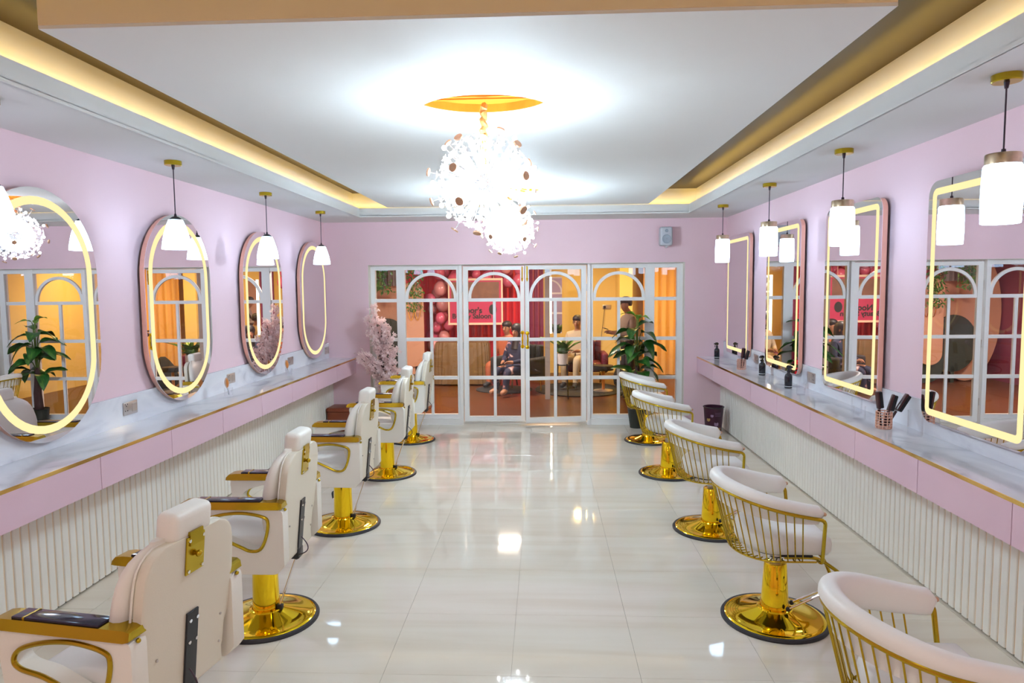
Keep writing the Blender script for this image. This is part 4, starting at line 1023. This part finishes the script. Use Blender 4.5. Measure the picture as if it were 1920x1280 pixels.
pR = at(904, 582, SY-0.005); pS = at(921, 592, SY-0.005)
text("Noor's", (pR.x-(SX0+SX1)/2, -0.004, pR.z-1.14-0.045), 0.15, 'black', t_, 0.005)
text('Beauty Saloon', (pS.x-(SX0+SX1)/2, -0.004, pS.z-1.14-0.045), 0.13, 'black', t_, 0.004)
obj('printed_rosette', MB().prism(oval(at(924, 580, SY).x-(SX0+SX1)/2, at(924, 580, SY).z-1.14, 0.075, 0.10, 14), 'y', -0.004, -0.001), 'black', t_, 0)
# draped table
t_ = thing('draped_table', 'table under a pleated bronze gold cloth below the sign', 'table', (-1.52, 12.75, 0))
n = 120; rings = []
for z, g in ((0.03, 1.0), (0.4, 0.98), (0.74, 0.95), (0.80, 0.93)):
    rg = []
    for i in range(n):
        a = 2*PI*i/n; ca, sa = math.cos(a), math.sin(a); e = 0.35
        rr = 1+0.035*math.sin(a*26)*(1 if z < 0.75 else 0.2)
        rg.append((0.52*g*rr*math.copysign(abs(ca)**e, ca), 0.27*g*rr*math.copysign(abs(sa)**e, sa), z))
    rings.append(rg)
obj('cloth', MB().loft(rings), 'drape', t_, 60)
# rug, armchair, stand plant, stool, beanbag
tag(obj('black_rug', MB().lathe([(0, 0.001), (0.62, 0.001), (0.62, 0.014), (0, 0.016)], 40).xform(Matrix.Translation((0.62, 12.0, 0)) @ Matrix.Diagonal((1.25, 1.35, 1, 1))), 'rug', None, 60), 'round black rug on the brown floor', 'rug')
tag(obj('dark_rug', MB().lathe([(0, 0.001), (0.5, 0.001), (0.5, 0.012), (0, 0.014)], 40).xform(Matrix.Translation((-0.70, 12.0, 0)) @ Matrix.Diagonal((1.0, 0.9, 1, 1))), 'rug', None, 60), 'dark rug under the seated people', 'rug')
def armchair(loc, rz, label, sm='sofa'):
    t_ = thing('armchair', label, 'armchair', loc, rz, 'maroon velvet seats')
    obj('seat', MB().rbox((0, 0, 0.34), (0.62, 0.56, 0.18), 0.05, 4), sm, t_)
    for i in range(6):
        obj('back_channel', MB().rbox((-0.27+0.108*i, 0.26, 0.52), (0.108, 0.14, 0.56), 0.045, 4), sm, t_)
    for s in (-1, 1): obj('arm', MB().rbox((s*0.36, 0.02, 0.42), (0.12, 0.58, 0.36), 0.05, 4), sm, t_)
    for sx in (-0.3, 0.3):
        for sy in (-0.2, 0.22): obj('leg', MB().tube([(sx, sy, 0.26), (sx*1.05, sy*1.05, 0)], 0.015, 8), 'goldtrim', t_)
armchair((0.74, 12.55, 0.0165), 0, 'maroon velvet channel back armchair on the black rug')
armchair((-0.44, 11.72, 0.0168), R(-35), 'dark velvet armchair under the person in floral dress', 'rug')
t_ = thing('plant_stand', 'green spiky plant in white pot on black stand', 'plant', (0.30, 11.05, 0))
obj('pot', MB().lathe([(0, 0.555), (0.085, 0.555), (0.09, 0.56), (0.095, 0.735), (0.088, 0.735), (0.08, 0.70), (0, 0.70)], 28), 'whiteplastic', t_)
for k in range(4):
    a = PI/4+k*PI/2; obj('stand_leg', MB().tube([(0.10*math.cos(a), 0.10*math.sin(a), 0.57), (0.13*math.cos(a), 0.13*math.sin(a), 0.0)], 0.008, 8), 'blackm', t_)
obj('stand_ring', MB().tube([(0.10*math.cos(2*PI*i/24), 0.10*math.sin(2*PI*i/24), 0.548) for i in range(24)], 0.007, 6, closed=True).box(-0.1, 0.1, -0.008, 0.008, 0.54, 0.553).box(-0.008, 0.008, -0.1, 0.1, 0.54, 0.553), 'blackm', t_)
LV3 = leaf_mesh(0.42, 0.045, 0.25, 0.5).mesh('leaf', 'leaf2', 60)
for i in range(14):
    a = 2.4*i; el = 35+50*((i*37) % 10)/10
    o = link('leaf', LV3 if i % 2 else LV[0], t_, (0.02*math.cos(a), 0.02*math.sin(a), 0.70), (0, -R(el), a)); q = 0.6+0.7*((i*53) % 10)/10; o.scale = (q, 0.9, 0.9)
obj('bush', MB().sphere((0, 0, 0.80), 0.10, 14, 10, (1, 1, 0.8)), 'leaf', t_, 60)
t_ = thing('salon_stool', 'low round stool with dark seat and shiny ring base', 'stool', (1.02, 11.75, 0.016))
obj('seat', MB().lathe([(0, 0.36), (0.17, 0.36), (0.18, 0.39), (0.17, 0.44), (0, 0.445)], 28), 'rubber', t_)
obj('post', MB().tube([(0, 0, 0.02), (0, 0, 0.37)], 0.025, 12), 'orangeb', t_)
obj('ring_base', MB().lathe([(0, 0), (0.17, 0), (0.17, 0.012), (0.05, 0.03), (0, 0.03)], 32), 'steel', t_)
tag(obj('bean_bag', MB().loft([[( (q*math.cos(2*PI*i/24))*(1+0.08*math.sin(5*i)), q*math.sin(2*PI*i/24)*(1+0.08*math.cos(3*i)), z) for i in range(24)] for q, z in ((0.16, 0.0), (0.24, 0.06), (0.26, 0.2), (0.20, 0.38), (0.10, 0.52), (0.04, 0.58))]).xform(Matrix.Translation((1.50, 12.3, 0))), 'rug', None, 60), 'slumped black bag behind the leafy plant', 'bag')
t_ = thing('light_mirror', 'tall narrow mirror with bright vertical strip light', 'mirror', (0.16, 13.4, 0.9))
obj('pane', MB().box(-0.04, 0.20, 0, 0.02, 0, 1.1), 'mirror', t_, 0); obj('strip', MB().box(-0.05, 0.0, -0.01, 0.0, 0, 1.1), emit_mat('strip_light', (1, 0.9, 0.6), 4), t_, 0)
obj('foot', MB().box(-0.05, 0.20, -0.1, 0.15, -0.9, -0.87).box(0.06, 0.10, 0.02, 0.05, -0.88, 1.0), 'white', t_, 0)
t_ = thing('power_outlet', 'grey power outlet with trailing cable on yellow wall', 'socket', (1.32, BYB, 1.38))
obj('plate', MB().rbox((0, -0.01, 0), (0.17, 0.02, 0.09), 0.004, 2), 'steel', t_); obj('plug', MB().rbox((-0.05, -0.035, 0), (0.05, 0.04, 0.05), 0.006, 2), 'blackm', t_)
obj('cord', MB().tube(bez((-0.05, -0.04, -0.02), (-0.10, -0.05, -0.5), (-0.2, -0.04, -1.3), 14), 0.005, 6), 'blackm', t_)

# ------------------------------------------------------------------ people behind the glass
def person(name, label, loc, rz, J, head, mats, hair=None, extra=None):
    """J: {joint: (pos, radius)}, chains as connected edges; one skinned surface"""
    t_ = thing(name, label, 'person', loc, rz)
    names = list(J['pts'].keys()); idx = {n: i for i, n in enumerate(names)}
    me = bpy.data.meshes.new('body'); me.from_pydata([J['pts'][n][0] for n in names], [(idx[a], idx[b]) for a, b in J['edges']], [])
    o = bpy.data.objects.new('body', me); COL.objects.link(o)
    md = o.modifiers.new('skin', 'SKIN'); md.use_smooth_shade = True
    for n, sv in zip(names, me.skin_vertices[0].data):
        r = J['pts'][n][1]; sv.radius = r if isinstance(r, tuple) else (r, r)
        sv.use_root = (n == 'pelvis')
    s2 = o.modifiers.new('sub', 'SUBSURF'); s2.levels = 2; s2.render_levels = 2
    dg = bpy.context.evaluated_depsgraph_get(); dg.update()
    m2 = bpy.data.meshes.new_from_object(o.evaluated_get(dg)); bpy.data.objects.remove(o)
    m2.materials.clear()
    keys = list(mats.keys())
    for k in keys: m2.materials.append(MT[mats[k]])
    segs = [(Vector(J['pts'][a][0]), Vector(J['pts'][b][0]), J['zone'][(a, b)]) for a, b in J['edges']]
    for p in m2.polygons:
        c = p.center; best = None
        for a, b, z in segs:
            ab = b-a; tt = max(0, min(1, (c-a).dot(ab)/max(1e-9, ab.length_squared))); d = (a+ab*tt-c).length
            if best is None or d < best[0]: best = (d, z)
        p.material_index = keys.index(best[1]); p.use_smooth = True
    bo = link('body', m2, t_)
    hp, hr = head      # head centre, facing +x
    hp = Vector(hp)
    if hair: obj('hair', hair(hp), 'hair', t_, 60)
    fc = MB()
    for s in (-1, 1): fc.sphere(tuple(hp+Vector((0.088, s*0.034, 0.005))), 0.012, 8, 6)
    obj('eyes', fc, 'dark', t_, 60)
    obj('mouth', MB().sphere(tuple(hp+Vector((0.084, 0, -0.062))), 0.018, 10, 6, (0.5, 1.2, 0.35)), 'brownc', t_, 60)
    obj('nose', MB().lathe([(0.0, -0.03), (0.017, -0.026), (0.009, 0.01), (0.0, 0.02)], 8, tuple(hp+Vector((0.094, 0, -0.012)))), 'skin', t_, 60)
    for s in (-1, 1): obj('ear', MB().sphere(tuple(hp+Vector((0.0, s*0.08, -0.01))), 0.028, 10, 8, (0.7, 0.35, 1.1)), 'skin', t_, 60)
    return t_
def skeleton(P, sleeve='top', hands=('skin', 'skin')):
    pts, edges, zone = {}, [], {}
    def ch(zn, *seq):
        for a, b in zip(seq, seq[1:]): edges.append((a, b)); zone[(a, b)] = zn
    for k, v in P.items(): pts[k] = v
    ch('low', 'pelvis', 'belly'); zone[('pelvis', 'belly')] = 'top'
    ch('top', 'belly', 'chest', 'neck0'); ch('skin', 'neck0', 'neck1', 'headlow', 'head', 'crown')
    for s in ('l', 'r'):
        ch('top', 'chest', s+'sh', s+'el'); ch(sleeve, s+'el', s+'wr'); ch('skin', s+'wr', s+'pa')
        ch('low', 'pelvis', s+'hip', s+'kn', s+'an'); ch('foot', s+'an', s+'toe')
        w = Vector(P[s+'wr'][0]); p = Vector(P[s+'pa'][0]); d = (p-w).normalized(); sd = d.orthogonal().normalized()
        for k, (off, ln) in enumerate(((-0.028, 0.060), (-0.010, 0.075), (0.010, 0.070), (0.027, 0.052))):
            a = s+'f%da' % k; b = s+'f%db' % k
            pts[a] = (tuple(p+sd*off+d*ln*0.5), 0.009); pts[b] = (tuple(p+sd*off+d*ln+sd.cross(d)*0.018), 0.0075)
            ch('skin', s+'pa', a, b)
        a = s+'th'; pts[a] = (tuple(w.lerp(p, 0.5)-sd*0.05+d*0.02), 0.010); ch('skin', s+'pa', a)
    return dict(pts=pts, edges=edges, zone=zone)
def headpts(c, lean=0):
    c = Vector(c)
    return {'headlow': (tuple(c+Vector((0.02, 0, -0.065))), (0.066, 0.06)), 'head': (tuple(c+Vector((0, 0, 0.01))), (0.092, 0.078)), 'crown': (tuple(c+Vector((-0.012, 0, 0.075))), (0.07, 0.06))}
def short_hair(hp):
    m = MB(); rings = []
    for z, r, dx in ((-0.03, 0.05, -0.055), (0.0, 0.082, -0.03), (0.04, 0.10, -0.012), (0.08, 0.094, -0.008), (0.11, 0.066, -0.010), (0.125, 0.03, -0.012)):
        rings.append([(hp.x+dx+r*1.05*math.cos(2*PI*i/20), hp.y+r*0.92*math.sin(2*PI*i/20), hp.z+z) for i in range(20)])
    return m.loft(rings)
def scarf(hp):
    m = MB(); rings = []
    for z, r, dx in ((-0.30, 0.15, -0.06), (-0.20, 0.12, -0.055), (-0.10, 0.096, -0.05), (-0.03, 0.100, -0.042), (0.04, 0.112, -0.026), (0.09, 0.098, -0.014), (0.125, 0.06, -0.010), (0.135, 0.02, -0.01)):
        rings.append([(hp.x+dx+r*math.cos(2*PI*i/20), hp.y+r*0.92*math.sin(2*PI*i/20), hp.z+z) for i in range(20)])
    return m.loft(rings)
# standing man, looking down at something in his hands (faces left in the photo)
P = {'pelvis': ((0, 0, 0.90), (0.15, 0.11)), 'belly': ((0.02, 0, 1.05), (0.15, 0.12)), 'chest': ((0, 0, 1.26), (0.16, 0.12)), 'neck0': ((-0.01, 0, 1.36), 0.07), 'neck1': ((0.01, 0, 1.41), 0.05)}
P.update(headpts((0.05, 0, 1.52)))
for s, q in (('l', 1), ('r', -1)):
    P.update({s+'sh': ((-0.01, q*0.18, 1.29), 0.065), s+'el': ((0.02, q*0.24, 1.04), 0.052), s+'wr': ((0.25, q*0.10, 1.06), 0.032), s+'pa': ((0.32, q*0.07, 1.08), (0.036, 0.02)),
              s+'hip': ((0, q*0.09, 0.84), 0.095), s+'kn': ((0.01, q*0.10, 0.47), 0.065), s+'an': ((-0.02, q*0.10, 0.07), 0.048), s+'toe': ((0.14, q*0.12, 0.045), 0.042)})
person('person', 'standing person in beige checked shirt and dark trousers behind leafy plant', (1.36, 11.1, 0), R(195), skeleton(P), ((0.05, 0, 1.52), 0.1), {'skin': 'skin', 'top': 'beige', 'low': 'trousers', 'foot': 'rubber'}, short_hair)
ph = obj('mobile_phone', MB().rbox((0, 0, 0), (0.07, 0.14, 0.010), 0.003, 1), 'blackm'); ph.location = (1.36-0.375, 10.995, 1.135); ph.rotation_euler = (0, R(20), R(10))
tag(ph, 'black phone in the hands of the standing person', 'phone')
# seated woman in navy floral dress
def seated(h=0.52):
    P = {'pelvis': ((0, 0, h), (0.17, 0.15)), 'belly': ((0.02, 0, h+0.16), (0.155, 0.13)), 'chest': ((0.0, 0, h+0.38), (0.155, 0.125)), 'neck0': ((0.0, 0, h+0.48), 0.065), 'neck1': ((0.015, 0, h+0.52), 0.048)}
    P.update(headpts((0.03, 0, h+0.63)))
    for s, q in (('l', 1), ('r', -1)):
        P.update({s+'sh': ((0, q*0.17, h+0.40), 0.064), s+'el': ((0.06, q*0.24, h+0.15), 0.052), s+'wr': ((0.28, q*0.10, h+0.12), 0.032), s+'pa': ((0.345, q*0.06, h+0.125), (0.036, 0.02)),
                  s+'hip': ((0.08, q*0.09, h-0.02), 0.105), s+'kn': ((0.46, q*0.12, h-0.02), 0.075), s+'an': ((0.48, q*0.10, 0.09), 0.05), s+'toe': ((0.62, q*0.12, 0.055), 0.042)})
    return P
person('person', 'seated person in dark navy floral dress and head scarf', (-0.44, 11.62, 0.016), R(235), skeleton(seated(0.42)), ((0.03, 0, 1.05), 0.1), {'skin': 'skin', 'top': 'navy', 'low': 'navy', 'foot': 'skin'}, scarf)
person('person', 'seated person in rust clothes half hidden behind the floral dress', (-0.66, 12.55, 0.0), R(240), skeleton(seated(0.44)), ((0.03, 0, 1.07), 0.1), {'skin': 'skin', 'top': 'brownc', 'low': 'brownc', 'foot': 'rubber'}, short_hair)
t_ = thing('round_stool', 'dark round stool under the person in rust clothes', 'stool', (-0.66, 12.55, 0))
obj('seat', MB().lathe([(0, 0.24), (0.19, 0.24), (0.19, 0.275), (0, 0.28)], 24), 'sofa', t_)
for k in range(3): obj('leg', MB().tube([(0.13*math.cos(k*2.1), 0.13*math.sin(k*2.1), 0.25), (0.17*math.cos(k*2.1), 0.17*math.sin(k*2.1), 0)], 0.014, 8), 'blackm', t_)
person('person', 'seated person in cream shirt on the maroon armchair', (0.62, 12.42, 0.016), R(250), skeleton(seated(0.53)), ((0.03, 0, 1.16), 0.1), {'skin': 'skin', 'top': 'creamsh', 'low': 'creamsh', 'foot': 'rubber'}, short_hair)
